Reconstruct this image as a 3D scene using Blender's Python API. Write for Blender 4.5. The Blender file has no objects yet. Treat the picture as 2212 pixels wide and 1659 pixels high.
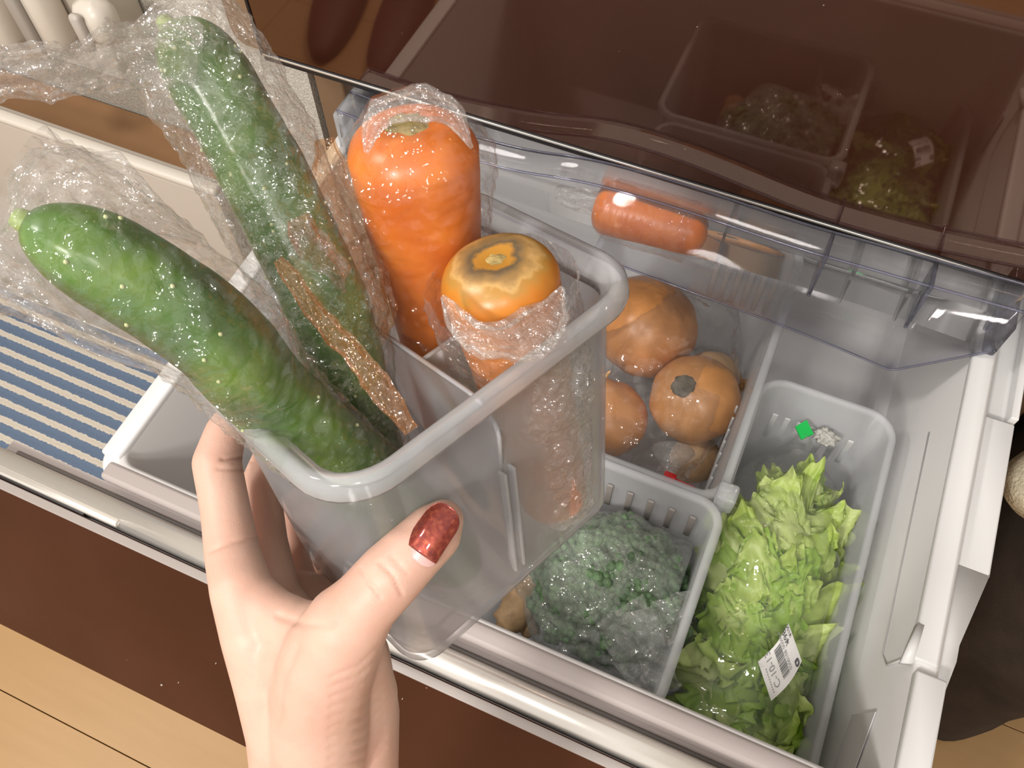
import bpy, math, random
import numpy as np
from mathutils import Vector, Matrix, noise as mn
random.seed(7)
C = bpy.context.scene.collection
# ------------------------------------------------------------------ camera, world, lights, exposure
FL = 1899.887
CW = np.array([[0.916273134728488, 0.4004216104600882, -0.01029934227896092],
               [0.33905764418435513, -0.7890331327682795, -0.5123149708080273],
               [-0.21326850797758473, 0.46592837354085226, -0.8587358698893339]])   # rows: camera right, down, forward
EYE = np.array([0.0, 0.0, 1.12])
cam_d = bpy.data.cameras.new('camera'); cam = bpy.data.objects.new('camera', cam_d); C.objects.link(cam)
cam_d.sensor_fit = 'HORIZONTAL'; cam_d.sensor_width = 36.0; cam_d.lens = 36.0*FL/2212
cam_d.clip_start = .01
m = Matrix(((CW[0][0], -CW[1][0], -CW[2][0], EYE[0]), (CW[0][1], -CW[1][1], -CW[2][1], EYE[1]), (CW[0][2], -CW[1][2], -CW[2][2], EYE[2]), (0, 0, 0, 1)))
cam.matrix_world = m
bpy.context.scene.camera = cam
sc = bpy.context.scene
sc.view_settings.view_transform = 'Standard'; sc.view_settings.look = 'None'
sc.view_settings.exposure = -0.10; sc.view_settings.gamma = 1.0; sc.view_settings.use_curve_mapping = False
sc.cycles.transparent_max_bounces = 32; sc.cycles.max_bounces = 7; sc.cycles.diffuse_bounces = 4; sc.cycles.glossy_bounces = 3; sc.cycles.transmission_bounces = 6; sc.cycles.use_adaptive_sampling = True; sc.cycles.adaptive_threshold = .045; sc.cycles.adaptive_min_samples = 16; sc.cycles.caustics_reflective = False
w = bpy.data.worlds.new('room_light'); sc.world = w; w.use_nodes = True
w.node_tree.nodes['Background'].inputs[0].default_value = (1.0, .93, .86, 1); w.node_tree.nodes['Background'].inputs[1].default_value = .95
def area(name, loc, to, size, power, col, shape='DISK'):
    d = bpy.data.lights.new(name, 'AREA'); d.shape = shape; d.size = size; d.energy = power; d.color = col
    if shape == 'RECTANGLE': d.size_y = size
    o = bpy.data.objects.new(name, d); C.objects.link(o); o.location = loc
    o.rotation_euler = (Vector(to)-Vector(loc)).to_track_quat('-Z', 'Y').to_euler(); return o
area('ceiling_lamp', (-.40, -1.20, 1.98), (-.1, .3, .4), .24, 26, (1.0, .95, .89))
area('glint_light', (.35, -.95, 2.25), (-.1, .3, .4), .20, 9, (1.0, .95, .9))  # added unseen light, gives the film more glints
area('kitchen_lamp', (-1.25, -.25, 2.1), (-.2, .3, .4), .24, 13, (1.0, .95, .9))

# ------------------------------------------------------------------ helpers
def ray(px, py):
    return CW.T @ np.array([(px-1106)/FL, (py-829.5)/FL, 1.0])
def at(px, py, d): return EYE + ray(px, py)*d                      # depth along the optical axis
def atz(px, py, z):
    r = ray(px, py); return EYE + r*((z-EYE[2])/r[2])
def aty(px, py, y):
    r = ray(px, py); return EYE + r*(y/r[1])
KEEP = []
def tag(o, label=None, cat=None, group=None, kind=None):
    if label: o['label'] = label
    if cat: o['category'] = cat
    if group: o['group'] = group
    if kind: o['kind'] = kind
    return o
def thing(name, label, cat, loc=(0, 0, 0), group=None, kind=None):
    o = bpy.data.objects.new(name, None); C.objects.link(o); o.location = [float(v) for v in loc]; o.empty_display_size = .02
    return tag(o, label, cat, group, kind)
def wloc(o):
    v = Vector((0, 0, 0))
    while o: v += o.location; o = o.parent
    return v
def mk(name, V, F, mat, parent=None, smooth=True, label=None):
    """link a mesh given in world coordinates; its origin goes to the parent's"""
    V = np.asarray(V, float)
    base = np.array(wloc(parent)) if parent else np.zeros(3)
    me = bpy.data.meshes.new(name); me.from_pydata((V-base).tolist(), [], [list(map(int, f)) for f in F]); me.update()
    if smooth: me.polygons.foreach_set('use_smooth', [True]*len(me.polygons))
    me.materials.append(mat)
    o = bpy.data.objects.new(name, me); C.objects.link(o)
    if parent: o.parent = parent
    if label: o['label'] = label
    return o
def merge(parts):
    V, F, n = [], [], 0
    for v, f in parts:
        V.append(np.asarray(v, float)); F += [[i+n for i in q] for q in f]; n += len(v)
    return np.concatenate(V), F
def box(lo, hi, b=.0):
    lo, hi = np.array(lo, float), np.array(hi, float)
    if b <= 0:
        V = [(x, y, z) for z in (lo[2], hi[2]) for y in (lo[1], hi[1]) for x in (lo[0], hi[0])]
        return np.array(V), [[0, 2, 3, 1], [4, 5, 7, 6], [0, 1, 5, 4], [2, 6, 7, 3], [0, 4, 6, 2], [1, 3, 7, 5]]
    b = min(b, (hi-lo).min()*.49)
    rings = []
    for z, i in ((lo[2], b), (lo[2]+b*.3, b*.3), (lo[2]+b, 0), (hi[2]-b, 0), (hi[2]-b*.3, b*.3), (hi[2], b)):
        pts = []
        for cx, cy, a0 in ((hi[0]-b, hi[1]-b, 0), (lo[0]+b, hi[1]-b, 90), (lo[0]+b, lo[1]+b, 180), (hi[0]-b, lo[1]+b, 270)):
            for k in range(4):
                a = math.radians(a0+30*k); pts.append((cx+(b-i)*math.cos(a), cy+(b-i)*math.sin(a), z))
        rings.append(pts)
    return loft(rings, True, True)
def loft(rings, cap0=False, cap1=False, closed=True):
    n = len(rings[0]); V = np.concatenate([np.asarray(r, float) for r in rings]); F = []
    m_ = n if closed else n-1
    for i in range(len(rings)-1):
        for j in range(m_):
            k = (j+1) % n; F.append([i*n+j, i*n+k, (i+1)*n+k, (i+1)*n+j])
    if cap0: F.append(list(range(n))[::-1])
    if cap1: F.append([(len(rings)-1)*n+j for j in range(n)])
    return V, F
def rrect(x0, y0, x1, y1, r, seg=7):
    out = []
    for cx, cy, a0 in ((x1-r, y1-r, 0), (x0+r, y1-r, 90), (x0+r, y0+r, 180), (x1-r, y0+r, 270)):
        for k in range(seg+1):
            a = math.radians(a0+90*k/seg); out.append((cx+r*math.cos(a), cy+r*math.sin(a)))
    return out
def tray_shell(x0, y0, x1, y1, zb, zt, r, t=.0016, draft=.006, lip=.006, lipd=.005, seg=7):
    """open rounded box: outer wall, rolled lip, inner wall, floor"""
    def R(i, z, rr=None): return [(a, b, z) for a, b in rrect(x0+i, y0+i, x1-i, y1-i, max(.001, (rr if rr else r)-i), seg)]
    rings = [R(draft+.004, zb), R(draft+.001, zb+.0015), R(draft, zb+.004), R(0, zt-lipd), R(-lip, zt-lipd), R(-lip-.0008, zt-lipd*.5), R(-lip*.8, zt), R(-lip*.1, zt+.0003), R(t, zt-.0004),
             R(t, zt-lipd), R(draft+t, zb+.004+t), R(draft+t+.003, zb+t)]
    return loft(rings, True, True)
def spline(pts, n):
    P = [np.array(p, float) for p in pts]; P = [2*P[0]-P[1]]+P+[2*P[-1]-P[-2]]
    out = []; segs = len(P)-3
    for i in range(n):
        u = i/(n-1)*segs; k = min(int(u), segs-1); s = u-k; a, b, c, d = P[k:k+4]
        out.append(.5*((2*b)+(-a+c)*s+(2*a-5*b+4*c-d)*s*s+(-a+3*b-3*c+d)*s**3))
    return np.array(out)
def frames(path):
    T = np.gradient(path, axis=0); T /= np.linalg.norm(T, axis=1)[:, None]
    up = np.array([0, 0, 1.]) if abs(T[0][2]) < .9 else np.array([1., 0, 0])
    N = []; n0 = np.cross(T[0], up); n0 /= np.linalg.norm(n0)
    for t in T:
        n0 = n0-t*(n0@t); n0 /= np.linalg.norm(n0); N.append(n0)
    N = np.array(N); B = np.cross(T, N); return T, N, B
def tube(pts, rad, seg=16, n=None, smoothpath=True, caps=True, flat=1.0, fdir=None):
    n = n or max(len(pts), 12)
    P = spline(pts, n) if smoothpath else np.array(pts, float)
    rr = spline([[r, 0, 0] for r in rad], len(P))[:, 0] if hasattr(rad, '__len__') else [rad]*len(P)
    T, N, B = frames(P)
    if fdir is not None:
        N = np.array([f_/np.linalg.norm(f_) for f_ in (np.array(fdir)-t*(np.array(fdir)@t) for t in T)]); B = np.cross(T, N)
    rings = []
    for i, p in enumerate(P):
        rings.append([p+(N[i]*math.cos(a)*flat+B[i]*math.sin(a))*rr[i] for a in np.linspace(0, 2*math.pi, seg, endpoint=False)])
    return loft(rings, caps, caps)
def ball(c, r, nu=24, nv=16, sc_=(1, 1, 1), fn=None, M=None):
    V = []
    for i in range(nv+1):
        th = math.pi*i/nv
        for j in range(nu):
            ph = 2*math.pi*j/nu; d = np.array([math.sin(th)*math.cos(ph), math.sin(th)*math.sin(ph), math.cos(th)])
            q = r*(fn(d, th, ph) if fn else 1.0); v = d*np.array(sc_)*q
            if M is not None: v = M @ v
            V.append(np.array(c)+v)
    F = []
    for i in range(nv):
        for j in range(nu):
            k = (j+1) % nu; F.append([i*nu+j, (i+1)*nu+j, (i+1)*nu+k, i*nu+k])
    return np.array(V), F
def nz(p, s, seed=0): return mn.noise(Vector((p[0]*s+seed*13.7, p[1]*s-seed*7.1, p[2]*s+seed*3.3)))
def basis(z, xh=(1, 0, 0)):
    z = np.array(z, float); z /= np.linalg.norm(z); x = np.array(xh, float); x -= z*(x@z); x /= np.linalg.norm(x)
    return np.stack([x, np.cross(z, x), z], 1)

# ------------------------------------------------------------------ materials
def base_mat(name):
    m_ = bpy.data.materials.new(name); m_.use_nodes = True; nt = m_.node_tree
    return m_, nt, nt.nodes['Principled BSDF']
def texcoord(nt, kind='Object', scale=(1, 1, 1)):
    tc = nt.nodes.new('ShaderNodeTexCoord'); mp = nt.nodes.new('ShaderNodeMapping'); mp.inputs['Scale'].default_value = scale
    nt.links.new(tc.outputs[kind], mp.inputs[0]); return mp.outputs[0]
def ramp(nt, fac, stops, interp='LINEAR'):
    r = nt.nodes.new('ShaderNodeValToRGB'); r.color_ramp.interpolation = interp; el = r.color_ramp.elements
    while len(el) < len(stops): el.new(.5)
    for e, (p, c) in zip(el, stops): e.position = p; e.color = tuple(c)+((1,) if len(c) == 3 else ())
    nt.links.new(fac, r.inputs[0]); return r.outputs[0]
def tex(nt, typ, vec, **kw):
    n = nt.nodes.new(typ)
    for k, v in kw.items():
        if k in n.inputs.keys(): n.inputs[k].default_value = v
        else: setattr(n, k, v)
    nt.links.new(vec, n.inputs['Vector']); return n
def bump(nt, h, strength, dist, normal_in):
    b = nt.nodes.new('ShaderNodeBump'); b.inputs['Strength'].default_value = strength; b.inputs['Distance'].default_value = dist
    nt.links.new(h, b.inputs['Height'])
    for i in (normal_in if isinstance(normal_in, list) else [normal_in]): nt.links.new(b.outputs[0], i)
    return b
def simple(name, col, rough=.5, metal=0, spec=.5, coat=0, bs=0, bscale=100, var=0, vscale=20, sss=0, bdist=.001, ior=1.5):
    m_, nt, p = base_mat(name)
    p.inputs['Base Color'].default_value = tuple(col)+(1,); p.inputs['Roughness'].default_value = rough; p.inputs['Metallic'].default_value = metal
    p.inputs['Specular IOR Level'].default_value = spec; p.inputs['Coat Weight'].default_value = coat; p.inputs['IOR'].default_value = ior
    if sss:
        p.inputs['Subsurface Weight'].default_value = sss; p.inputs['Subsurface Radius'].default_value = (.012, .005, .003); p.inputs['Subsurface Scale'].default_value = 1
    v = texcoord(nt)
    if var:
        t = tex(nt, 'ShaderNodeTexNoise', v, Scale=vscale, Detail=5.0)
        c = ramp(nt, t.outputs[0], [(.3, [x*(1-var) for x in col]), (.7, [min(1, x*(1+var)) for x in col])]); nt.links.new(c, p.inputs['Base Color'])
    if bs:
        t = tex(nt, 'ShaderNodeTexNoise', v, Scale=bscale, Detail=4.0); bump(nt, t.outputs[0], bs, bdist, p.inputs['Normal'])
    return m_
def clear_mat(name, tint=(1, 1, 1), haze=.2, hazecol=(.9, .9, .92), gloss=.5, rough=.1, bs=0, bscale=300, voro=False, trans=.3, blend=.35, bdist=.0006, blur=0, stretch=(1, 1, 1), facet=None, f0=0, fmax=1.0):
    """thin clear or milky plastic: see-through, a share of scattering haze, a fresnel gloss"""
    m_ = bpy.data.materials.new(name); m_.use_nodes = True; nt = m_.node_tree; nt.nodes.clear()
    out = nt.nodes.new('ShaderNodeOutputMaterial'); tr = nt.nodes.new('ShaderNodeBsdfTransparent'); tr.inputs[0].default_value = tuple(tint)+(1,)
    see = tr.outputs[0]
    if blur:
        rf = nt.nodes.new('ShaderNodeBsdfRefraction'); rf.inputs['Roughness'].default_value = .45; rf.inputs['IOR'].default_value = 1.02; rf.inputs['Color'].default_value = tuple(tint)+(1,)
        mb = nt.nodes.new('ShaderNodeMixShader'); mb.inputs[0].default_value = blur; nt.links.new(see, mb.inputs[1]); nt.links.new(rf.outputs[0], mb.inputs[2]); see = mb.outputs[0]
    df = nt.nodes.new('ShaderNodeBsdfDiffuse'); df.inputs[0].default_value = tuple(hazecol)+(1,)
    tl = nt.nodes.new('ShaderNodeBsdfTranslucent'); tl.inputs[0].default_value = tuple(hazecol)+(1,)
    mx = nt.nodes.new('ShaderNodeMixShader'); mx.inputs[0].default_value = trans; nt.links.new(df.outputs[0], mx.inputs[1]); nt.links.new(tl.outputs[0], mx.inputs[2])
    m1 = nt.nodes.new('ShaderNodeMixShader'); m1.inputs[0].default_value = haze; nt.links.new(see, m1.inputs[1]); nt.links.new(mx.outputs[0], m1.inputs[2])
    gl = nt.nodes.new('ShaderNodeBsdfGlossy'); gl.inputs['Roughness'].default_value = rough
    lw = nt.nodes.new('ShaderNodeLayerWeight'); lw.inputs['Blend'].default_value = blend
    mul = nt.nodes.new('ShaderNodeMath'); mul.operation = 'MULTIPLY'; mul.inputs[1].default_value = gloss; nt.links.new(lw.outputs['Fresnel'], mul.inputs[0])
    ad0 = nt.nodes.new('ShaderNodeMath'); ad0.operation = 'ADD'; ad0.inputs[1].default_value = f0; nt.links.new(mul.outputs[0], ad0.inputs[0])
    mul = nt.nodes.new('ShaderNodeMath'); mul.operation = 'MINIMUM'; mul.inputs[1].default_value = fmax; nt.links.new(ad0.outputs[0], mul.inputs[0])
    m2 = nt.nodes.new('ShaderNodeMixShader'); nt.links.new(mul.outputs[0], m2.inputs[0]); nt.links.new(m1.outputs[0], m2.inputs[1]); nt.links.new(gl.outputs[0], m2.inputs[2])
    nt.links.new(m2.outputs[0], out.inputs[0])
    if bs:
        v = texcoord(nt, 'Object', stretch)
        if voro:
            wv = tex(nt, 'ShaderNodeTexNoise', v, Scale=bscale*.3, Detail=3.0)
            ad = nt.nodes.new('ShaderNodeMixRGB'); ad.blend_type = 'ADD'; ad.inputs[0].default_value = .012; nt.links.new(v, ad.inputs[1]); nt.links.new(wv.outputs['Color'], ad.inputs[2])
            t = tex(nt, 'ShaderNodeTexVoronoi', ad.outputs[0], Scale=bscale, feature='DISTANCE_TO_EDGE'); t2 = tex(nt, 'ShaderNodeTexNoise', ad.outputs[0], Scale=bscale*1.7, Detail=2.0)
            a = nt.nodes.new('ShaderNodeMath'); a.operation = 'ADD'; nt.links.new(t.outputs[0], a.inputs[0]); nt.links.new(t2.outputs[0], a.inputs[1]); h = a.outputs[0]
        else:
            h = tex(nt, 'ShaderNodeTexNoise', v, Scale=bscale, Detail=3.0).outputs[0]
        bo = bump(nt, h, bs, bdist, [gl.inputs['Normal'], lw.inputs['Normal']])
        if facet:
            # each crinkle cell of the film tilts its own way
            acc = bo.outputs[0]
            for fs, fk, st in facet:
                vv = texcoord(nt, 'Object', st); wn = tex(nt, 'ShaderNodeTexNoise', vv, Scale=fs*.35, Detail=2.0)
                aw = nt.nodes.new('ShaderNodeMixRGB'); aw.blend_type = 'ADD'; aw.inputs[0].default_value = 2.2/fs; nt.links.new(vv, aw.inputs[1]); nt.links.new(wn.outputs['Color'], aw.inputs[2])
                vo = tex(nt, 'ShaderNodeTexVoronoi', aw.outputs[0], Scale=fs)
                sb = nt.nodes.new('ShaderNodeVectorMath'); sb.operation = 'SUBTRACT'; sb.inputs[1].default_value = (.5, .5, .5); nt.links.new(vo.outputs['Color'], sb.inputs[0])
                sc_ = nt.nodes.new('ShaderNodeVectorMath'); sc_.operation = 'SCALE'; sc_.inputs['Scale'].default_value = fk; nt.links.new(sb.outputs[0], sc_.inputs[0])
                av = nt.nodes.new('ShaderNodeVectorMath'); av.operation = 'ADD'; nt.links.new(acc, av.inputs[0]); nt.links.new(sc_.outputs[0], av.inputs[1]); acc = av.outputs[0]
            nn_ = nt.nodes.new('ShaderNodeVectorMath'); nn_.operation = 'NORMALIZE'; nt.links.new(acc, nn_.inputs[0])
            nt.links.new(nn_.outputs[0], gl.inputs['Normal'])
    return m_
def wood_mat():
    m_, nt, p = base_mat('floor_wood'); v = texcoord(nt, 'Object', (2.2, 26, 26))
    a = tex(nt, 'ShaderNodeTexNoise', v, Scale=2.0, Detail=8.0, Distortion=.6)
    c = ramp(nt, a.outputs[0], [(.2, (.43, .255, .105)), (.5, (.45, .27, .113)), (.8, (.475, .288, .124))]); nt.links.new(c, p.inputs['Base Color'])
    p.inputs['Roughness'].default_value = .42; bump(nt, a.outputs[0], .15, .0006, p.inputs['Normal']); return m_
WOOD = wood_mat()
WHITE = simple('white_plastic', (.72, .72, .72), .38, bs=.05, bscale=500)
BIN = simple('drawer_plastic', (.77, .76, .76), .42, bs=.04, bscale=300, sss=0)
BIN_R = clear_mat('frosted_drawer_wall', haze=.86, hazecol=(.74, .735, .72), gloss=.35, rough=.25, trans=.35)
STEEL = simple('brushed_trim', (.78, .75, .70), .25, metal=.65, bs=.03, bscale=60)
TAUPE = simple('taupe_plastic', (.42, .37, .355), .5)
DARK = simple('black_gasket', (.015, .012, .012), .5)
BEIGE = simple('beige_side_metal', (.235, .15, .09), .42)
CREAM = simple('cream_cabinet_laminate', (.49, .44, .385), .45, var=.02, vscale=3)
CREAM2 = simple('cream_edge', (.62, .575, .51), .35)
def glass_panel_mat(nm, ior, ro, ca, cb):
    m_, nt, p = base_mat(nm); v = texcoord(nt)
    n = tex(nt, 'ShaderNodeTexNoise', v, Scale=9.0, Detail=6.0)
    c = ramp(nt, n.outputs[0], [(.3, ca), (.7, cb)])
    sp = tex(nt, 'ShaderNodeTexVoronoi', v, Scale=36.0); d = ramp(nt, sp.outputs['Distance'], [(.0, (1, 1, 1)), (.018, (1, 1, 1)), (.024, (0, 0, 0))])
    mx = nt.nodes.new('ShaderNodeMixRGB'); nt.links.new(d, mx.inputs[0]); nt.links.new(c, mx.inputs[1]); mx.inputs[2].default_value = (.25, .2, .18, 1)
    nt.links.new(mx.outputs[0], p.inputs['Base Color']); p.inputs['Roughness'].default_value = ro; p.inputs['IOR'].default_value = ior; p.inputs['Specular Tint'].default_value = (1.0, .74, .60, 1); return m_
GLASS = glass_panel_mat('brown_glass', 2.05, .035, (.030, .009, .005), (.038, .012, .007))
GLASS2 = glass_panel_mat('brown_glass_front', 1.33, .12, (.046, .0145, .008), (.062, .021, .012))
PP = clear_mat('milky_polypropylene', tint=(.97, .97, .985), haze=.145, hazecol=(.98, .97, 1.0), gloss=.45, rough=.14, trans=.28, blur=.25, blend=.2)
PPRIM = clear_mat('milky_polypropylene_rim', tint=(.985, .99, 1), haze=.34, hazecol=(.93, .95, .99), gloss=.8, rough=.10, trans=.28, blend=.25)
PPBIN = clear_mat('basket_polypropylene', tint=(.97, .975, .985), haze=.30, hazecol=(.95, .965, .985), gloss=.4, rough=.2, trans=.28, blend=.2)
CLEAR = clear_mat('clear_tray_plastic', tint=(.99, .99, .995), haze=.035, hazecol=(.92, .92, .95), gloss=.9, rough=.04, trans=.28, blend=.18)
CLEARRIM = clear_mat('clear_tray_edge', tint=(.80, .80, .90), haze=.12, hazecol=(.66, .66, .82), gloss=1.0, rough=.05, trans=.25, blend=.3)
FILM = clear_mat('cling_film', tint=(1, 1, 1), haze=.06, hazecol=(.98, .95, .93), gloss=.8, rough=.05, trans=.28, blend=.14, facet=[(150, .72, (1, 1, .33)), (480, .75, (1, .4, 1))], f0=.075, fmax=.30, bs=.9, bscale=170, voro=True, bdist=.0016)
FILM_C = clear_mat('tight_cling_film', tint=(1, 1, 1), haze=.03, hazecol=(.98, .95, .93), gloss=.7, rough=.04, trans=.3, blend=.12, bs=.7, bscale=150, voro=True, bdist=.0012, facet=[(120, .55, (1, 1, .4)), (430, .5, (1, .45, 1))], f0=.05, fmax=.25)
FILM_W = clear_mat('crumpled_cling_film', tint=(1, 1, 1), haze=.07, hazecol=(.98, .93, .91), gloss=.8, rough=.045, trans=.3, blend=.16, bs=1.0, bscale=190, voro=True, bdist=.002, facet=[(230, .8, (1, 1, .4)), (650, .75, (.45, 1, 1))], f0=.09, fmax=.30)
FILM2 = clear_mat('twisted_film', tint=(1, .995, .99), haze=.085, hazecol=(.98, .94, .91), gloss=.8, rough=.05, trans=.28, blend=.16, facet=[(200, .8, (1, 1, .35)), (560, .78, (.4, 1, 1))], f0=.125, fmax=.30, bs=1.0, bscale=210, voro=True, bdist=.0020)
BAG = clear_mat('thin_poly_bag', tint=(.99, .99, .99), haze=.05, hazecol=(.92, .93, .92), gloss=.9, rough=.06, trans=.28, blend=.18, facet=[(110, .5, (1, 1, .5))], f0=.05, fmax=.35, bs=.5, bscale=60, voro=True, bdist=.003)
BAG_L = clear_mat('lettuce_poly_bag', tint=(.995, .995, .99), haze=.06, hazecol=(.92, .93, .88), gloss=.9, rough=.06, trans=.28, blend=.18, facet=[(90, .4, (1, .5, 1))], f0=.035, fmax=.35, bs=.5, bscale=40, voro=True, bdist=.003)
BAG2 = clear_mat('cloudy_poly_bag', tint=(.99, .99, .99), haze=.17, hazecol=(.90, .93, .91), gloss=.9, rough=.08, trans=.28, blend=.2, facet=[(150, .6, (1, .5, 1)), (500, .5, (1, 1, 1))], f0=.07, fmax=.35, bs=.6, bscale=50, voro=True, bdist=.004)

# ------------------------------------------------------------------ setting: floor, walls, ceiling
fl = thing('floor', None, None, (0, 0, 0), kind='structure')
fl['label'] = 'pale honey wooden floor of long planks'
y = -1.395; row = 0
while y < .72:
    x = -2.6+(row % 3)*.31
    while x < 1.7:
        x1 = min(x+.93, 1.8)
        mk('plank', *box((x+.0005, y+.0005, -.012), (x1-.0005, y+.1495, 0), .0006), WOOD, fl, smooth=False); x = x1
    y += .15; row += 1
mk('subfloor', *box((-2.65, -1.45, -.03), (1.8, 1.9, -.0125)), simple('dark_joint', (.36, .21, .10), .8), fl, smooth=False)
def wallpaper():
    m_, nt, p = base_mat('woven_wallpaper'); v = texcoord(nt)
    n = tex(nt, 'ShaderNodeTexNoise', v, Scale=420.0, Detail=3.0); c = ramp(nt, n.outputs[0], [(.35, (.47, .44, .39)), (.65, (.66, .63, .56))]); nt.links.new(c, p.inputs['Base Color'])
    p.inputs['Roughness'].default_value = .85; bump(nt, n.outputs[0], .8, .002, p.inputs['Normal']); return m_
WALLP = wallpaper()
PAINT = simple('ceiling_paint', (.8, .78, .74), .9)
def struct(name, vf, mat): o = mk(name, *vf, mat, smooth=False); o['kind'] = 'structure'; return o
struct('wall_back', box((-2.6, .602, 0), (-.505, .75, 2.5)), WALLP)
struct('wall_niche', box((-.505, 1.32, 0), (1.8, 1.42, 2.5)), WALLP)
struct('wall_left', box((-2.7, -1.4, 0), (-2.6, .75, 2.5)), WALLP)
struct('wall_right', box((1.8, -1.4, 0), (1.9, 1.42, 2.5)), WALLP)

# ------------------------------------------------------------------ kitchen cabinet left of the fridge
kc = thing('kitchen_cabinet', 'low cream cabinet with a pale top edge behind the striped mat', 'cabinet', (-1.2, .53, 0))
mk('body', *box((-2.3, .466, .0), (-.535, .600, .335), .002), CREAM, kc)
mk('front_panel', *box((-1.19, .4455, .004), (-.530, .466, .452), .002), CREAM, kc)
mk('front_panel', *box((-2.3, .4455, .004), (-1.193, .466, .452), .002), CREAM, kc)
mk('top_edge', *box((-2.3, .444, .453), (-.530, .458, .462), .003), CREAM2, kc)
mk('inner_rail', *box((-2.3, .459, .442), (-.530, .466, .455), .002), CREAM, kc)
mk('wooden_shelf', *box((-2.3, .467, .336), (-.53, .598, .345), .001), simple('shelf_wood', (.42, .23, .11), .5, var=.1, vscale=12), kc)
# ------------------------------------------------------------------ appliance on the cabinet
APP = simple('appliance_plastic', (.62, .57, .50), .35)
a0 = aty(40, 60, .56)
ap = thing('rice_cooker', 'cream plastic appliance with a grey striped knob at the top left corner', 'appliance', (a0[0], .54, .345))
ap.name = 'kitchen_appliance'
e1_ = aty(330, 120, .555)
mk('housing', *box((-1.75, .535, .47), (-.70, .600, .95), .006), APP, ap)
def knob(px, py, w_, h_, lab, mat2):
    c = aty(px, py, .535)
    k = mk('knob', *box((c[0]-w_/2, .500, c[2]-h_/2), (c[0]+w_/2, .5345, c[2]+h_/2), .014), APP, ap, label=lab)
    s = mk('grip', *box((c[0]-w_*.22, .492, c[2]-h_*.46), (c[0]+w_*.1, .501, c[2]+h_*.44), .004), mat2, k)
knob(105, -10, .050, .095, 'rounded cream knob with a grey centre stripe', simple('grey_grip', (.33, .30, .27), .4))
knob(235, 20, .040, .045, 'small round cream knob', simple('grey_grip_pale', (.45, .41, .37), .4))
knob(-10, -10, .06, .09, None, simple('grip_cream', (.6, .55, .48), .4))

# ------------------------------------------------------------------ striped mat
def mat_mat():
    m_, nt, p = base_mat('striped_weave'); v = texcoord(nt)
    n = tex(nt, 'ShaderNodeTexNoise', v, Scale=220.0, Detail=3.0)
    sep = nt.nodes.new('ShaderNodeSeparateXYZ'); nt.links.new(v, sep.inputs[0])
    k = nt.nodes.new('ShaderNodeMath'); k.operation = 'MULTIPLY_ADD'; k.inputs[1].default_value = .0045; nt.links.new(n.outputs[0], k.inputs[0]); nt.links.new(sep.outputs['Y'], k.inputs[2])
    d = nt.nodes.new('ShaderNodeMath'); d.operation = 'DIVIDE'; d.inputs[1].default_value = .0238; nt.links.new(k.outputs[0], d.inputs[0])
    fr = nt.nodes.new('ShaderNodeMath'); fr.operation = 'FRACT'; nt.links.new(d.outputs[0], fr.inputs[0])
    c = ramp(nt, fr.outputs[0], [(.0, (.115, .165, .25)), (.56, (.115, .165, .25)), (.62, (.62, .57, .49)), (.96, (.62, .57, .49)), (1.0, (.115, .165, .25))])
    nt.links.new(c, p.inputs['Base Color']); p.inputs['Roughness'].default_value = .95
    bump(nt, n.outputs[0], .5, .002, p.inputs['Normal']); return m_
MAT = mat_mat()
Vm, Fm = [], []
nx, ny = 6, 140
for j in range(ny+1):
    yy = -.14+.28*j/ny
    for i in range(nx+1): Vm.append((-1.3+1.95*i/nx*.72, yy, .007+.0012*max(0, math.sin((yy+.0022)/.0238*2*math.pi-2.3))))
for j in range(ny):
    for i in range(nx): a = j*(nx+1)+i; Fm.append([a, a+1, a+nx+2, a+nx+1])
Vm = np.array(Vm)
bt = Vm.copy(); bt[:, 2] = .0005
Vb, Fb = box((Vm[:, 0].min(), -.14, .0005), (Vm[:, 0].max(), .14, .0068), 0)
Vm, Fm = merge([(Vm, Fm), (Vb, Fb)])
mt = mk('kitchen_mat', Vm, Fm, MAT); mt.location = (0, .303, 0); mt.rotation_euler = (0, 0, math.radians(-.6))
tag(mt, 'blue and cream striped woven mat on the floor before the cream cabinet', 'mat')

# ------------------------------------------------------------------ refrigerator
D0 = .535; ZD = .570
fr = thing('refrigerator', 'tall refrigerator with a dark brown glass front and its vegetable drawer pulled out', 'refrigerator', (-.10, .9, 0))
mk('side_wall', *box((-.497, .600, .02), (-.462, 1.30, 1.9), .004), BEIGE, fr, label='beige brown side wall')
mk('side_wall', *box((.262, .600, .02), (.297, 1.30, 1.9), .004), BEIGE, fr, label='beige brown side wall')
mk('back_wall', *box((-.462, 1.27, .02), (.262, 1.30, 1.9)), WHITE, fr, smooth=False)
mk('liner', *merge([box((-.462, .62, .02), (-.452, 1.27, .62)), box((.252, .62, .02), (.262, 1.27, .62)), box((-.452, .62, .62), (.252, 1.27, .64)), box((-.452, .62, .02), (.252, 1.27, .03))]), WHITE, fr, smooth=False)
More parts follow.
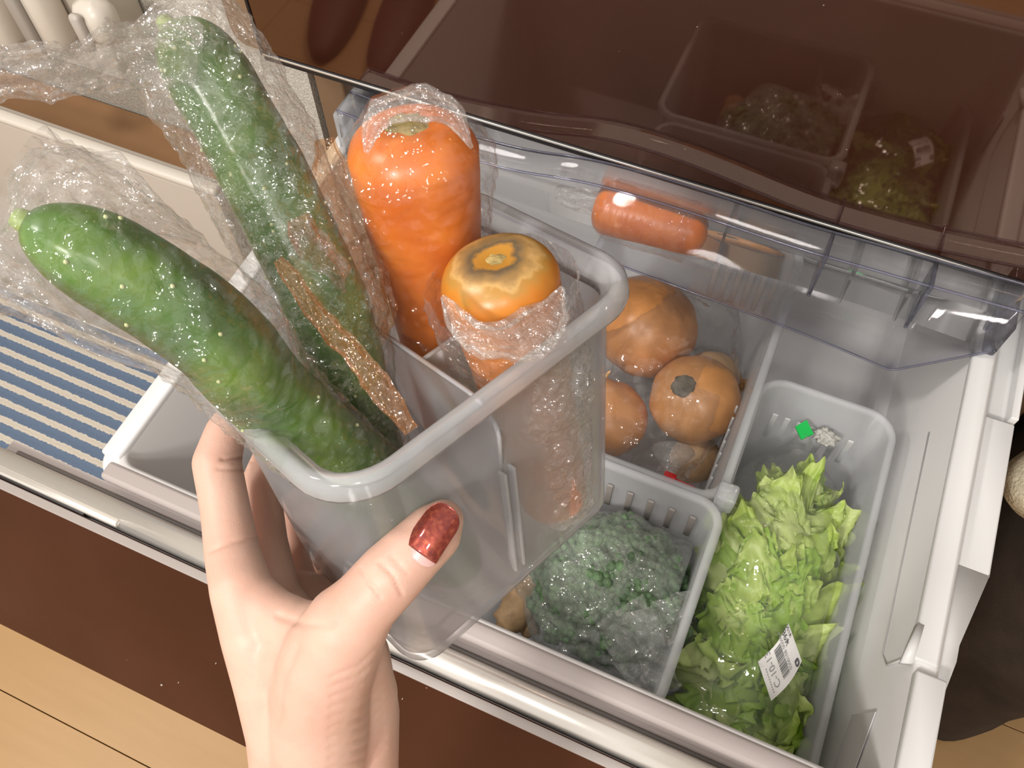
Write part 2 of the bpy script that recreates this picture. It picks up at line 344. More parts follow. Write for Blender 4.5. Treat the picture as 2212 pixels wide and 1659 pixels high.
# upper door
ud = mk('upper_door', *loft([[(x_, y_, z_) for x_, z_ in [(-.527, ZD+.02)]+[(-.527+.016*(1-math.cos(a)), ZD+.020-.016*math.sin(a)) for a in np.linspace(.2, 1.57, 7)]+[(.300, ZD+.004), (.300, 1.85), (-.527, 1.85)]] for y_ in (D0+.003, .596)], True, True), BEIGE, fr, smooth=False)
mk('glass_panel', *box((-.4915, D0-.003, ZD+.008), (.285, D0+.005, 1.84), .0015), GLASS, ud, smooth=False, label='dark brown glossy glass panel')
mk('bottom_trim', *box((-.492, D0-.004, ZD-.001), (.286, D0+.012, ZD+.0075), .002), DARK, ud, label='black lower edge of the glass door')
mk('trim_line', *box((-.492, D0-.0048, ZD+.0052), (.286, D0-.0038, ZD+.0075), .0004), STEEL, ud)
mk('side_edge', *box((-.4945, D0-.004, ZD+.004), (-.4915, D0+.005, 1.84), .001), DARK, ud)
# drawer front panel (glass face leans outwards to its foot)
yt = .098; yb = .0135; zt = .505; zb = .366
df = mk('drawer_front', *loft([[(-.50, yb+.004, zb), (.30, yb+.004, zb), (.30, .050, zb), (-.50, .050, zb)],
                               [(-.50, yt+.003, zt-.006), (.30, yt+.003, zt-.006), (.30, .1325, zt-.008), (-.50, .1325, zt-.008)]], True, True), TAUPE, fr, smooth=False)
mk('glass_panel', *loft([[(-.503, yb, zb-.003), (.303, yb, zb-.003), (.303, yb+.006, zb-.003), (-.503, yb+.006, zb-.003)],
                         [(-.503, yt-.004, zt-.002), (.303, yt-.004, zt-.002), (.303, yt+.003, zt-.002), (-.503, yt+.003, zt-.002)]], True, True), GLASS2, df, smooth=False, label='dark brown glossy glass panel')
mk('edge_line', *box((-.503, yt-.0045, zt-.0018), (.303, yt+.002, zt+.0006), .0005), simple('grey_edge', (.38, .34, .32), .35), df)
mk('handle_groove', *box((-.503, yt+.003, zt-.004), (-.403, yt+.0095, zt+.0004), .0004), DARK, df, label='dark groove in the top edge')
rnd = random.Random(4); dust = []
for k in range(26):
    q = rnd.random(); x_ = rnd.uniform(-.36, .1); yy_ = yb+(yt-.004-yb)*q; zz_ = zb+(zt-zb)*q; r_ = rnd.choice([.0004, .0005, .0008])
    dust.append(box((x_, yy_-.0008, zz_), (x_+r_*rnd.choice([1, 1, 3]), yy_+.0004, zz_+r_)))
o = mk('dust_specks', *merge(dust), simple('pale_dust', (.5, .45, .4), .8), df, smooth=False); o['kind'] = 'stuff'
# metal top trim: rounded profile
prof = [(yt+.004, zt-.004), (yt+.006, zt+.001), (yt+.0085, zt+.004), (yt+.0125, zt+.0062), (yt+.017, zt+.007), (yt+.021, zt+.0062), (yt+.0235, zt+.003), (yt+.024, zt-.006)]
V, F = loft([[(x_, a, b) for a, b in prof] for x_ in (-.503, .303)], True, True)
mk('metal_trim', V, F, STEEL, df, label='polished silver rounded top trim')
mk('trim_step', *box((-.503, yt+.0045, zt-.001), (-.372, yt+.0115, zt+.0052), .0015), STEEL, df)
mk('gasket', *box((-.49, yt+.0245, zt-.020), (.29, yt+.029, zt-.006), .0015), simple('grey_gasket', (.16, .14, .13), .6), df)
# drawer box: front lip, rims, walls, floor
X0, X1, Y0, Y1, ZR = -.412, .200, .130, .80, .520
ZF = .235
def rr3(i, z, r): return [(a, b, z) for a, b in rrect(X0+i, Y0+i, X1-i, Y1-i, r, 8)]
rings = [rr3(.030, ZF-.004, .03), rr3(.008, ZR-.02, .022), rr3(.002, ZR-.016, .022), rr3(.000, ZR-.012, .022), rr3(.0, ZR-.003, .022), rr3(.003, ZR, .020), rr3(.014, ZR, .014), rr3(.0165, ZR-.003, .013), rr3(.026, ZF+.02, .02), rr3(.034, ZF, .02)]
bx_ = mk('drawer_box', *loft(rings, True, True), BIN, fr, label='off-white plastic drawer bin')
mk('left_rim', *box((X0-.0008, Y0+.016, ZR-.008), (X0+.0165, Y1-.02, ZR+.0022), .002), WHITE, bx_, label='white left rim')
mk('front_rim', *box((X0+.010, Y0-.001, ZR-.010), (X1-.006, Y0+.0135, ZR+.0016), .003), TAUPE, bx_, label='taupe front rim')
# right rail with its notched outer ledge
mk('right_rim', *box((X1-.0195, Y0+.105, ZR-.006), (X1-.002, Y1-.02, ZR+.0025), .002), WHITE, bx_, label='white right rim')
mk('right_rim', *box((X1-.016, Y0+.008, ZR-.004), (X1+.004, Y0+.098, ZR+.006), .002), WHITE, bx_, label='raised front end of the right rim')
mk('rail_hook', *loft([[(X1-.025, Y0+.100, ZR-.004), (X1-.018, Y0+.102, ZR-.004), (X1-.018, Y0+.102, ZR+.003), (X1-.025, Y0+.100, ZR+.001)], [(X1-.020, Y0+.130, ZR-.004), (X1-.016, Y0+.130, ZR-.004), (X1-.016, Y0+.130, ZR+.003), (X1-.020, Y0+.130, ZR+.003)]], True, True), WHITE, bx_)
for ya, yb_, xa, xb, z_ in ((.146, .226, .2, .2085, .512), (.240, .322, .198, .213, .505), (.318, .452, .198, .2245, .510), (.452, .600, .198, .226, .500)):
    mk('rail_ledge', *box((xa, ya, z_-.018), (xb, yb_, z_), .0015), WHITE, bx_)
mk('rail_ledge', *loft([[(.198, .226, .49), (.2085, .226, .49), (.2085, .226, .510), (.198, .226, .512)], [(.198, .245, .49), (.2130, .25, .49), (.2130, .25, .508), (.198, .245, .508)], [(.198, .262, .49), (.2130, .262, .49), (.2130, .262, .508), (.198, .262, .508)], [(.198, .320, .49), (.2240, .320, .49), (.2240, .320, .51), (.198, .320, .51)]], True, True), WHITE, bx_)
mk('rail_ridge', *box((.2195, .455, .500), (.2255, .60, .5135), .001), WHITE, bx_)
# pressed lines and step on the right wall
def wall_r(y_, z_): return X1-.0165-(ZR-.003-z_)/(ZR-.003-ZF-.02)*.0095-.0008
mk('moulded_line', *tube([(wall_r(.46, .45), .46, .45), (wall_r(.25, .455), .255, .455), (wall_r(.245, .46), .243, .470), (wall_r(.245, .50), .240, .505)], .0007, 6, 30, smoothpath=False), WHITE, bx_)

def wr(y_, z_): return (wall_r(y_, z_)-.0006, y_, z_)
V, F = loft([[wr(.165, .40), wr(.215, .42), wr(.208, .47), wr(.168, .452)], [tuple(np.array(wr(.165, .40))-(.0006, 0, 0)), tuple(np.array(wr(.215, .42))-(.0006, 0, 0)), tuple(np.array(wr(.208, .47))-(.0006, 0, 0)), tuple(np.array(wr(.168, .452))-(.0006, 0, 0))]], True, True)
mk('sticker', V, F, simple('pale_sticker', (.74, .72, .74), .4), bx_, smooth=False, label='faint pale sticker on the wall')
# ------------------------------------------------------------------ drawer baskets
def basket(name, label, x0, y0, x1, y1, zb_, zt_, r, group=None, slot_back=None, slot_right=None, slot_left=None, draft=.008, lip=.005):
    t = thing(name, label, 'basket', ((x0+x1)/2, (y0+y1)/2, zb_), group=group)
    mk('bin', *tray_shell(x0, y0, x1, y1, zb_, zt_, r, draft=draft, lip=lip, lipd=.006), PPBIN, t)
    if slot_back:
        n, xa, xb, za, zb2 = slot_back
        for i in range(n):
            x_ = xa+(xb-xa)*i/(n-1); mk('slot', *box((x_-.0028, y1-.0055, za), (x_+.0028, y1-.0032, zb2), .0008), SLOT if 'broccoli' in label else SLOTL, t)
    if slot_right:
        n, ya, yb2, za, zb2 = slot_right
        for i in range(n):
            y_ = ya+(yb2-ya)*i/(n-1); mk('slot', *box((x1-.0085, y_-.0015, za), (x1-.0062, y_+.0015, zb2), .0006), SLOTL, t)
    return t
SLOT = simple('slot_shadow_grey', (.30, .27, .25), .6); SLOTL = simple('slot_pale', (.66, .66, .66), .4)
LIT = clear_mat('slot_light', haze=.6, hazecol=(.9, .91, .92), gloss=.3, rough=.3)
lb = basket('drawer_basket', 'long milky basket with side slots holding the bagged lettuce', .040, .147, .158, .478, .250, .425, .022, slot_right=(17, .20, .42, .285, .335), slot_back=(7, .062, .135, .33, .375), draft=.010, lip=.004)
b1 = basket('drawer_basket', 'milky basket holding the bagged onions', -.150, .332, .033, .600, .262, .448, .018, slot_back=(6, -.04, .02, .36, .42), slot_right=(9, .36, .47, .30, .37))
b2 = basket('drawer_basket', 'milky basket with slotted back holding the bagged broccoli', -.158, .150, .038, .322, .262, .452, .018, slot_back=(8, -.11, .02, .385, .425))
mk('clip', *box((.030, .326, .435), (.047, .344, .459), .003), PPRIM, b2)

# ------------------------------------------------------------------ clear sliding tray
ct = thing('clear_tray', 'clear plastic sliding tray with a wavy front edge across the drawer back', 'tray', (-.1, .6, .50))
def wave(x): return .556+.006*math.sin((x+.02)*16)-.010*(1/(1+math.exp(-(x+.19)*60))) - .004*(1/(1+math.exp(-(x-.05)*60)))
xs = np.linspace(-.398, .192, 100)
front = []
def fy(x): return .497+.004*math.sin(x*13+.5)
ft = []
for i, x_ in enumerate(xs):
    zt_ = 1.12-wave(x_)+.004; zb_ = 1.12-.607-.045*min(1, max(0, (x_+.25)/.38)) if x_ < .135 else 1.12-.652+(x_-.135)/.057*.07
    y_ = fy(x_); ft.append([(x_, y_+.026, zt_), (x_, y_+.025, zt_+.002), (x_, y_+.002, zt_+.0005), (x_, y_, zt_-.002), (x_, y_-.004, zb_), (x_, y_-.002, zb_-.0008), (x_, y_+.0015, zt_-.004), (x_, y_+.025, zt_-.0015)])
mk('front_wall', *loft(ft, True, True), CLEAR, ct, label='clear wavy front wall')
for off, dz, r_ in ((0, 0, .0011), (.0255, .001, .0013)):
    P = [(x_, fy(x_)+off, 1.12-wave(x_)+.004+dz) for x_ in xs]
    mk('rim_edge', *tube(P, r_, 8, smoothpath=False), CLEARRIM, ct)
P = [(f_[4][0], f_[4][1], f_[4][2]) for f_ in ft]
mk('lower_edge', *tube(P, .0010, 8, smoothpath=False), CLEARRIM, ct)
mk('tray_floor', *box((-.39, .522, .497), (.185, .79, .4985)), CLEAR, ct, smooth=False)
mk('inner_front', *loft([[(x_, fy(x_)+.026, 1.12-wave(x_)+.004), (x_, fy(x_)+.030, .498), (x_, fy(x_)+.0285, .498), (x_, fy(x_)+.0245, 1.12-wave(x_)+.003)] for x_ in xs], True, True), CLEAR, ct)
for x_ in (-.037, .003+.07, .12, .185, -.398):
    mk('divider_rib', *box((x_-.0012, .523, .499), (x_+.0012, .78, .548), .0005), CLEAR if x_ > -.3 and x_ < .15 else CLEARRIM, ct)
for x_ in (.045, .125):
    mk('front_tab', *box((x_-.0014, fy(x_)-.003, .525), (x_+.0014, fy(x_)+.027, 1.12-wave(x_)+.0055), .0006), CLEARRIM, ct)
mk('end_wall', *box((-.404, .500, .500), (-.392, .79, .5615), .003), PPRIM, ct)
mk('end_wall', *box((.186, .500, .495), (.196, .79, .5615), .003), CLEARRIM, ct)

# ------------------------------------------------------------------ held container and its contents (local frame u, v, w)
SG = .82
RB = np.array([[0.3764697595, -0.9062390653, -0.192357159], [0.919368011, 0.3398722876, 0.1981143309], [-0.1141620783, -0.2514310733, 0.9611188455]])
TB = EYE+np.array([-0.12689274, 0.17501436, -0.29421822])*SG
def L(u, v, w_): return TB+SG*(RB @ np.array([u, v, w_]))
def Lv(V): return TB+SG*(np.asarray(V) @ RB.T)
def atd(px, py, d): return at(px, py, d*SG)
BL, BW, BH = .1548, .1161, .1508
hc = thing('storage_container', 'milky plastic storage container held in the hand above the drawer', 'container', L(0, 0, -BH))
def lrr(i, z, r, seg=9): return [(a, b, z) for a, b in rrect(-BL/2+i, -BW/2+i, BL/2-i, BW/2-i, r, seg)]
dr = .009; t_ = .0019
rg = [lrr(dr+.006, -BH, .012), lrr(dr+.0015, -BH+.0015, .014), lrr(dr, -BH+.006, .015), lrr(.0035, -.014, .021), lrr(.0032+t_, -.014, .020), lrr(dr+t_, -BH+.008, .013), lrr(dr+.006, -BH+.0032, .011)]
V, F = loft(rg, True, True); mk('body', Lv(V), F, PP, hc)
rg = [lrr(.0028, -.015, .0215), lrr(.0025, -.0115, .0215), lrr(-.0042, -.0105, .026), lrr(-.0050, -.008, .0265), lrr(-.0046, -.003, .0265), lrr(-.0030, -.0008, .025), lrr(-.0010, .0, .024), lrr(.0010, -.0008, .022), lrr(.0022, -.003, .021), lrr(.0036, -.0060, .020), lrr(.0054, -.0068, .019), lrr(.0062, -.0085, .018), lrr(.0056, -.0150, .0185)]
V, F = loft(rg+[rg[0]]); mk('rim', Lv(V), F, PPRIM, hc, label='thick rounded rim')
V, F = tube([(a, b, -.1452) for a, b in rrect(-BL/2+dr+.012, -BW/2+dr+.012, BL/2-dr-.012, BW/2-dr-.012, .008, 6)]+[(BL/2-dr-.012, BW/2-dr-.02, -.1452)], .0009, 6, smoothpath=False); mk('base_ridge', Lv(V), F, PPRIM, hc)
# transverse divider with rounded shoulders, lengthwise divider
def plate(outline, axis, pos, th):
    a = [(pos-th/2, p, q) if axis == 0 else (p, pos-th/2, q) for p, q in outline]; b = [(pos+th/2, p, q) if axis == 0 else (p, pos+th/2, q) for p, q in outline]
    return loft([a, b], True, True)
def shoulder(h0, top, x0_, x1_, r, bot, tap):
    o = [(x0_+tap, bot)]
    for k in range(9): a = math.radians(180-90*k/8); o.append((x0_+r+r*math.cos(a), top-r+r*math.sin(a)))
    for k in range(9): a = math.radians(90-90*k/8); o.append((x1_-r+r*math.cos(a), top-r+r*math.sin(a)))
    o.append((x1_-tap, bot)); return o
UD = -.004
V, F = plate(shoulder(0, -.020, -.0535, .0535, .016, -.146, .0075), 0, UD, .0016); td = mk('divider', Lv(V), F, PP, hc, label='crosswise divider plate')
V, F = tube([(UD, p, q) for p, q in shoulder(0, -.020, -.0535, .0535, .016, -.060, .0025)], .0012, 6, smoothpath=False); mk('divider_edge', Lv(V), F, PPRIM, td)
V, F = plate([(UD+.001, -.146), (UD+.001, -.021), (.0700, -.021), (.0665, -.146)], 1, -.008, .0016); td2 = mk('divider', Lv(V), F, PP, hc, label='lengthwise divider plate')
V, F = tube([(UD+.001, -.008, -.021), (.0700, -.008, -.021)], .0011, 6); mk('divider_edge', Lv(V), F, PPRIM, td2)
for du in (-.0022, .0030):
    V, F = box((UD+du-.0008, -.0565, -.13), (UD+du+.0008, -.0520, -.056), .0003); M_ = np.array(V); M_[:, 1] += (-(M_[:, 2])-.056)*.055; mk('divider_guide', Lv(M_), F, PPRIM, hc)

def carrot_mat(name, a, b, c):
    m_, nt, p = base_mat(name); v = texcoord(nt, 'Object', (1, 1, 1))
    n = tex(nt, 'ShaderNodeTexNoise', v, Scale=60.0, Detail=6.0); col = ramp(nt, n.outputs[0], [(.3, a), (.55, b), (.75, c)]); nt.links.new(col, p.inputs['Base Color'])
    p.inputs['Roughness'].default_value = .35; p.inputs['Subsurface Weight'].default_value = .15; p.inputs['Subsurface Radius'].default_value = (.006, .002, .0008); p.inputs['Subsurface Scale'].default_value = 1
    bump(nt, n.outputs[0], .25, .001, p.inputs['Normal']); return m_
CAR = carrot_mat('carrot_skin', (.60, .125, .006), (.70, .17, .009), (.78, .225, .016))
CAR2 = carrot_mat('carrot_skin_brown', (.50, .16, .018), (.62, .185, .016), (.70, .26, .04))
CROWN = simple('carrot_crown', (.36, .27, .10), .7, var=.5, vscale=130, bs=.8, bscale=160, bdist=.003)
def crown_fade(mat, c, r0, r1, cols):
    nt = mat.node_tree; p = nt.nodes['Principled BSDF']; old = p.inputs['Base Color'].links[0].from_socket
    geo = nt.nodes.new('ShaderNodeNewGeometry'); sub = nt.nodes.new('ShaderNodeVectorMath'); sub.operation = 'DISTANCE'; sub.inputs[1].default_value = [float(v) for v in c]; nt.links.new(geo.outputs['Position'], sub.inputs[0])
    n = tex(nt, 'ShaderNodeTexNoise', geo.outputs['Position'], Scale=150.0, Detail=5.0); ma = nt.nodes.new('ShaderNodeMath'); ma.operation = 'MULTIPLY_ADD'; ma.inputs[1].default_value = .009; nt.links.new(n.outputs[0], ma.inputs[0]); nt.links.new(sub.outputs['Value'], ma.inputs[2])
    mr = nt.nodes.new('ShaderNodeMapRange'); mr.inputs[1].default_value = r0; mr.inputs[2].default_value = r1; nt.links.new(ma.outputs[0], mr.inputs[0])
    c_ = ramp(nt, mr.outputs[0], cols); a_ = ramp(nt, mr.outputs[0], [(.75, (0, 0, 0)), (1, (1, 1, 1))]); mx = nt.nodes.new('ShaderNodeMixRGB'); nt.links.new(a_, mx.inputs[0]); nt.links.new(c_, mx.inputs[1]); nt.links.new(old, mx.inputs[2]); nt.links.new(mx.outputs[0], p.inputs['Base Color'])
CROWNE = simple('carrot_shoulder', (.58, .34, .07), .6, var=.25, vscale=90, bs=.6, bscale=140, bdist=.002)
def veg_rings(path, rad, seg, fn=None, dent=0):
    T, N, B = frames(path); V = []; n = len(path)
    for i, p in enumerate(path):
        rr = rad[i]
        for a in np.linspace(0, 2*math.pi, seg, endpoint=False):
            d = N[i]*math.cos(a)+B[i]*math.sin(a); V.append(p+d*rr*(1+(fn(p, d, i/(n-1), a) if fn else 0)))
    F = []
    for i in range(n-1):
        for j in range(seg): k = (j+1) % seg; F.append([i*seg+j, i*seg+k, (i+1)*seg+k, (i+1)*seg+j])
    V.append(path[0]); V.append(path[-1]); a0 = len(V)-2
    for j in range(seg): k = (j+1) % seg; F.append([a0, k, j]); F.append([a0+1, (n-1)*seg+j, (n-1)*seg+k])
    return np.array(V), F
def carrot(name, label, top, bot, R_, seed, mat, group, r2=.62, cw=.42, wrapspec=None, bend=None, filmlab=None):
    top, bot = np.array(top), np.array(bot); ax = (bot-top); ln = np.linalg.norm(ax); ax /= ln
    r = thing(name, label, 'carrot', bot, group=group)
    pts = [top, top*.6+bot*.4+(np.array(bend) if bend is not None else 0), bot]
    path0 = spline(pts, 130); s = np.linspace(0, 1, 130)
    rc = random.Random(seed); cr = [(rc.uniform(.06, .95), rc.uniform(0, 6.283), rc.uniform(.25, .9), rc.uniform(.006, .016)) for _ in range(46)]
    # crown end: dished top then full shoulder then taper
    capn = 14; cap = []; crad = []
    for k in range(capn):
        th = math.radians(90*k/capn); cap.append(top-ax*R_*.66*(math.cos(th)-.22*math.exp(-(th/.35)**2))); crad.append(max(.0008, R_*math.sin(th)**.9*.985+.0006))
    # keep path monotone
    cap = np.array(cap); proj = (cap-top) @ ax
    path = np.concatenate([cap, path0]); rad = np.concatenate([crad, R_*(1-(1-r2)*s**1.25)])
    endk = np.linspace(0, 1, 8)[1:]; path = np.concatenate([path, [bot+ax*R_*r2*.7*k for k in endk]]); rad = np.concatenate([rad, R_*r2*np.sqrt(np.maximum(.002, 1-endk**2))])
    def fn(p, d, u, a):
        g = .028*nz(p*1.0, 26, seed)+.012*nz(p, 90, seed+2)
        rg_ = -.020*max(0, nz((u*ln*1.0*9, math.floor(a*.8), seed), 12, seed)-.15)
        for u0, a0, da, dp in cr:
            if abs(u-u0) < .02:
                dd = abs((a-a0+math.pi) % (2*math.pi)-math.pi)
                if dd < da: g -= dp*math.exp(-((u-u0-.004*math.sin(3*a))/.0045)**2)*(1-(dd/da)**2)
        return g+.006*math.sin(u*90+3*nz(p, 30, seed))*max(0, nz(p, 20, seed+4)+.2)
    T = np.gradient(path, axis=0); V, F = [], []
    Tn, N, B = frames(np.concatenate([[top-ax*1e-3*i for i in range(capn, 0, -1)], path[capn:]])); seg = 80
    V = []
    for i, p in enumerate(path):
        for a in np.linspace(0, 2*math.pi, seg, endpoint=False):
            d = N[i]*math.cos(a)+B[i]*math.sin(a); V.append(p+d*rad[i]*(1+fn(p+d*rad[i], d, i/len(path), a)))
    F = []
    n = len(path)
    for i in range(n-1):
        for j in range(seg): k = (j+1) % seg; F.append([i*seg+j, i*seg+k, (i+1)*seg+k, (i+1)*seg+j])
    V.append(path[0]); V.append(path[-1]); c0 = len(V)-2
    for j in range(seg): k = (j+1) % seg; F.append([c0, k, j]); F.append([c0+1, (n-1)*seg+j, (n-1)*seg+k])
    mk('root', V, F, mat, r)
    # crown disc, ring of shoulder skin
    Mb = basis(-ax)
    def cf(d, th, ph): return 1+.35*nz(d, 2.2, seed+5)+.12*nz(d, 9, seed)
    V2, F2 = ball(top-ax*R_*.50, R_*cw, 32, 18, (1, 1, .20), cf, Mb); mk('crown', V2, F2, CROWN, r, label='dull olive brown cut crown')
    if False:
        ringp = [top-ax*R_*(.40-.16*((q-1)/.8))+(Mb[:, 0]*math.cos(a)+Mb[:, 1]*math.sin(a))*R_*cw*1.28 for q in [1] for a in np.linspace(0, 2*math.pi, 40)]
        mk('shoulder_ring', *tube(ringp, [R_*.13*(1+.4*math.sin(5*k)) for k in range(40)], 10, smoothpath=False, n=40), CROWNE, r, label='yellowish shoulder ring')
    return r, path, rad, ax
def film(parent, path, rad, mat, seed, amp=.10, off=.0016, seg=110, nlen=150, flare=None, fine=.0012, label=None, name='plastic_wrap', ridges=0, endpinch=(0, 0)):
    """crinkled film sleeve following a path; faceted geometry gives the sharp glints"""
    P = spline(path[::max(1, len(path)//16)], nlen); s = np.linspace(0, 1, nlen)
    rr = np.interp(s, np.linspace(0, 1, len(rad)), rad)
    T, N, B = frames(P); V = []
    for i in range(nlen):
        for j in range(seg):
            a = 2*math.pi*j/seg; d = N[i]*math.cos(a)+B[i]*math.sin(a); base = P[i]+d*rr[i]
            c1 = abs(nz(base, 42, seed)); c2 = abs(nz(base, 120, seed+3)); c3 = nz(base, 330, seed+5); lo_ = nz(base, 15, seed+9)
            g = off+rr[i]*amp*(.5+.8*lo_)*(1-1.6*c1)+rr[i]*amp*.30*(1-2*c2)+fine*c3
            if flare: g += flare(s[i], a)
            V.append(P[i]+d*(rr[i]+max(g, .0004)))
    F = []
    for i in range(nlen-1):
        for j in range(seg):
            k = (j+1) % seg; q = [i*seg+j, i*seg+k, (i+1)*seg+k, (i+1)*seg+j]
            F += [[q[0], q[1], q[2]], [q[0], q[2], q[3]]]
    return mk(name, V, F, mat, parent, smooth=True, label=label)

# carrots standing in the container
c1t = atd(893, 338, .352); c1b = L(.030, .030, -.132)
r1, p1, d1, ax1 = carrot('carrot', 'large smooth orange carrot in clear film, standing highest in the held container', c1t, c1b, .0262*SG, 3, CAR, None, r2=.60, cw=.42)
fp = np.concatenate([[c1t-ax1*.022*SG, c1t-ax1*.014*SG], spline([c1t, c1b], 30)]); fr_ = np.concatenate([[.010*SG, .018*SG], np.interp(np.linspace(0, 1, 30), [0, .12, .5, 1], [.0262*SG*1.03, .0262*SG*1.03, .0262*SG*.95, .0262*SG*.62])])
film(r1, fp, fr_, FILM_C, 11, amp=.10, off=.0012, flare=lambda s, a: .003*max(0, .25-s)/.25)
c2t = atd(1083, 612, .352); c2b = L(.040, -.031, -.132)
r2_, p2, d2, ax2 = carrot('carrot', 'shorter brown-topped carrot in crumpled film, in the front corner of the held container', c2t, c2b, .0240*SG, 8, CAR2, None, r2=.72, cw=.20)
crown_fade(CAR2, c2t-ax2*.0110*SG, .004, .026, [(0, (.46, .22, .03)), (.30, (.50, .24, .04)), (.38, (.13, .10, .06)), (.56, (.34, .20, .07)), (.66, (.56, .34, .12)), (.72, (.44, .23, .05)), (.84, (.52, .22, .03))])
fp = spline([c2t-ax2*.0015*SG, c2b], 30); fr_ = np.interp(np.linspace(0, 1, 30), [0, .08, .4, .55, 1], [.0235*SG*1.12, .0235*SG*1.12, .0235*SG*1.1, .0235*SG*.98, .0235*SG*.8])
film(r2_, fp, fr_, FILM_W, 23, amp=.20, off=.0015)

# ------------------------------------------------------------------ cucumbers
def cuke_mat():
    m_, nt, p = base_mat('cucumber_skin'); v = texcoord(nt)
    n = tex(nt, 'ShaderNodeTexNoise', v, Scale=38.0, Detail=5.0); c = ramp(nt, n.outputs[0], [(.3, (.018, .065, .002)), (.5, (.045, .140, .003)), (.72, (.13, .25, .010))]); nt.links.new(c, p.inputs['Base Color'])
    p.inputs['Roughness'].default_value = .3; n2 = tex(nt, 'ShaderNodeTexNoise', v, Scale=160.0, Detail=2.0); bump(nt, n2.outputs[0], .3, .001, p.inputs['Normal']); return m_
CUK = cuke_mat(); CUKT = simple('cucumber_pale_end', (.30, .42, .09), .4, var=.2, vscale=60); SPINE = simple('cucumber_spine', (.55, .60, .30), .5)
FILM_O = clear_mat('film_painted_carrot_reflection', tint=(1, .87, .72), haze=.085, hazecol=(.97, .50, .26), gloss=.8, rough=.06, trans=.28, blend=.16, facet=[(420, .8, (1, 1, .3)), (1000, .7, (1, 1, .5))], f0=.09, fmax=.25, bs=1.0, bscale=150, voro=True, bdist=.002, stretch=(1, 1, .35))  # the carrot's orange reflection is painted into this film's tint and haze
def cucumber(label, pts, R_, seed):
    pts = [np.array(p) for p in pts]; path = spline(pts, 90); s = np.linspace(0, 1, 90)
    rad = R_*np.minimum(1, np.sqrt(np.maximum(0, 1-((s-.08)/.08).clip(-1, 0)**2)))*np.minimum(1, np.sqrt(np.maximum(0.01, 1-((s-.80)/.20).clip(0, 1)**2*.96)))*(1-.14*s)+.0006
    r = thing('cucumber', label, 'cucumber', pts[0])
    def fn(p, d, u, a): return .035*math.cos(9*a)*.4+.05*nz(p, 45, seed)+.03*nz(p, 130, seed)
    V, F = veg_rings(path, rad, 64, fn); mk('body', V, F, CUK, r)
    T, N, B = frames(path); parts = []; rnd = random.Random(seed)
    for k in range(46):
        i = rnd.randrange(8, 84); a = rnd.random()*6.283; d = N[i]*math.cos(a)+B[i]*math.sin(a)
        parts.append(ball(path[i]+d*rad[i]*1.0, .0007, 6, 4, (1, 1, 1)))
    o = mk('spines', *merge(parts), SPINE, r); o['kind'] = 'stuff'
    e = path[-1]; tdir = T[-1]
    mk('stem_end', *tube([e-tdir*.004, e+tdir*.0015, e+tdir*.003], [.0035, .0028, .002], 12), CUKT, r, label='pale green stem end')
    return r, path, rad
P1 = [L(-.020, -.032, -.136), L(-.046, -.014, -.06), L(-.066, .002, .0), atd(455, 715, .300), atd(255, 580, .284), atd(52, 478, .272)]
k1, kp1, kr1 = cucumber('bright green cucumber in clear film leaning out to the left, nearest the hand', P1, .0172*SG, 31)
P2 = [L(-.028, .020, -.136), L(-.026, .024, -.06), atd(718, 695, .368), atd(640, 520, .358), atd(545, 330, .350), atd(440, 150, .342), atd(362, 55, .338)]
k2, kp2, kr2 = cucumber('darker cucumber in crumpled film standing up behind, its tip at the top of the photo', P2, .0178*SG, 47)
def ext(kp, kr, R_, over=.0, endr=1.0):
    n = len(kp); rr = np.full(n, R_*1.06); rr[:6] = R_*.75; return kp, rr
fp = np.concatenate([kp1[::6], [kp1[-1]+(kp1[-1]-kp1[-7])*k for k in (.35, .7)]]); s_ = np.linspace(0, 1, len(fp))
film(k1, fp, np.interp(s_, [0, .05, .3, .62, .85, 1], np.array([.013, .0172, .0180, .0200, .0245, .0250])*SG), FILM, 51, amp=.17, off=.0008, nlen=210, flare=lambda s, a: .004*SG*max(0, s-.55)*max(0, math.cos(a*2+.5)))
fp = np.concatenate([kp2[::6], [kp2[-1]+(kp2[-1]-kp2[-7])*.3]]); s_ = np.linspace(0, 1, len(fp))
film(k2, fp, np.interp(s_, [0, .05, .35, .7, .92, 1], np.array([.014, .0182, .0205, .0235, .0235, .017])*SG), FILM2, 57, amp=.18, off=.0008, nlen=210)
# gathered tail of film at the tip of the rear cucumber, sweeping left
def ribbon(parent, pts, widths, mat, seed, amp, seg=70, n=150, name='film_tail', flat=.45, label=None, fdir=None):
    P = spline(pts, n); W_ = spline([[w_, 0, 0] for w_ in widths], n)[:, 0]; T, N, B = frames(P); V = []
    if fdir is not None:
        N = np.array([np.array(fdir, float)-t*(np.array(fdir, float)@t) for t in T]); N /= np.linalg.norm(N, axis=1)[:, None]; B = np.cross(T, N)
    for i in range(n):
        for j in range(seg):
            a = 2*math.pi*j/seg; d = N[i]*math.cos(a)*flat+B[i]*math.sin(a); b_ = P[i]+d*W_[i]
            g = 1+amp*(.8*nz(b_, 30, seed)-1.2*abs(nz(b_, 70, seed+1))-.5*abs(nz(b_, 170, seed+2)))+.35*amp*math.sin(7*a+5*nz(P[i], 20, seed))
            V.append(P[i]+d*W_[i]*g)
    F = []
    for i in range(n-1):
        for j in range(seg):
            k = (j+1) % seg; q = [i*seg+j, i*seg+k, (i+1)*seg+k, (i+1)*seg+j]; F += [[q[0], q[1], q[2]], [q[0], q[2], q[3]]]
    return mk(name, V, F, mat, parent, label=label)
VD = dict(flat=.45, fdir=(.15, -.45, .88))
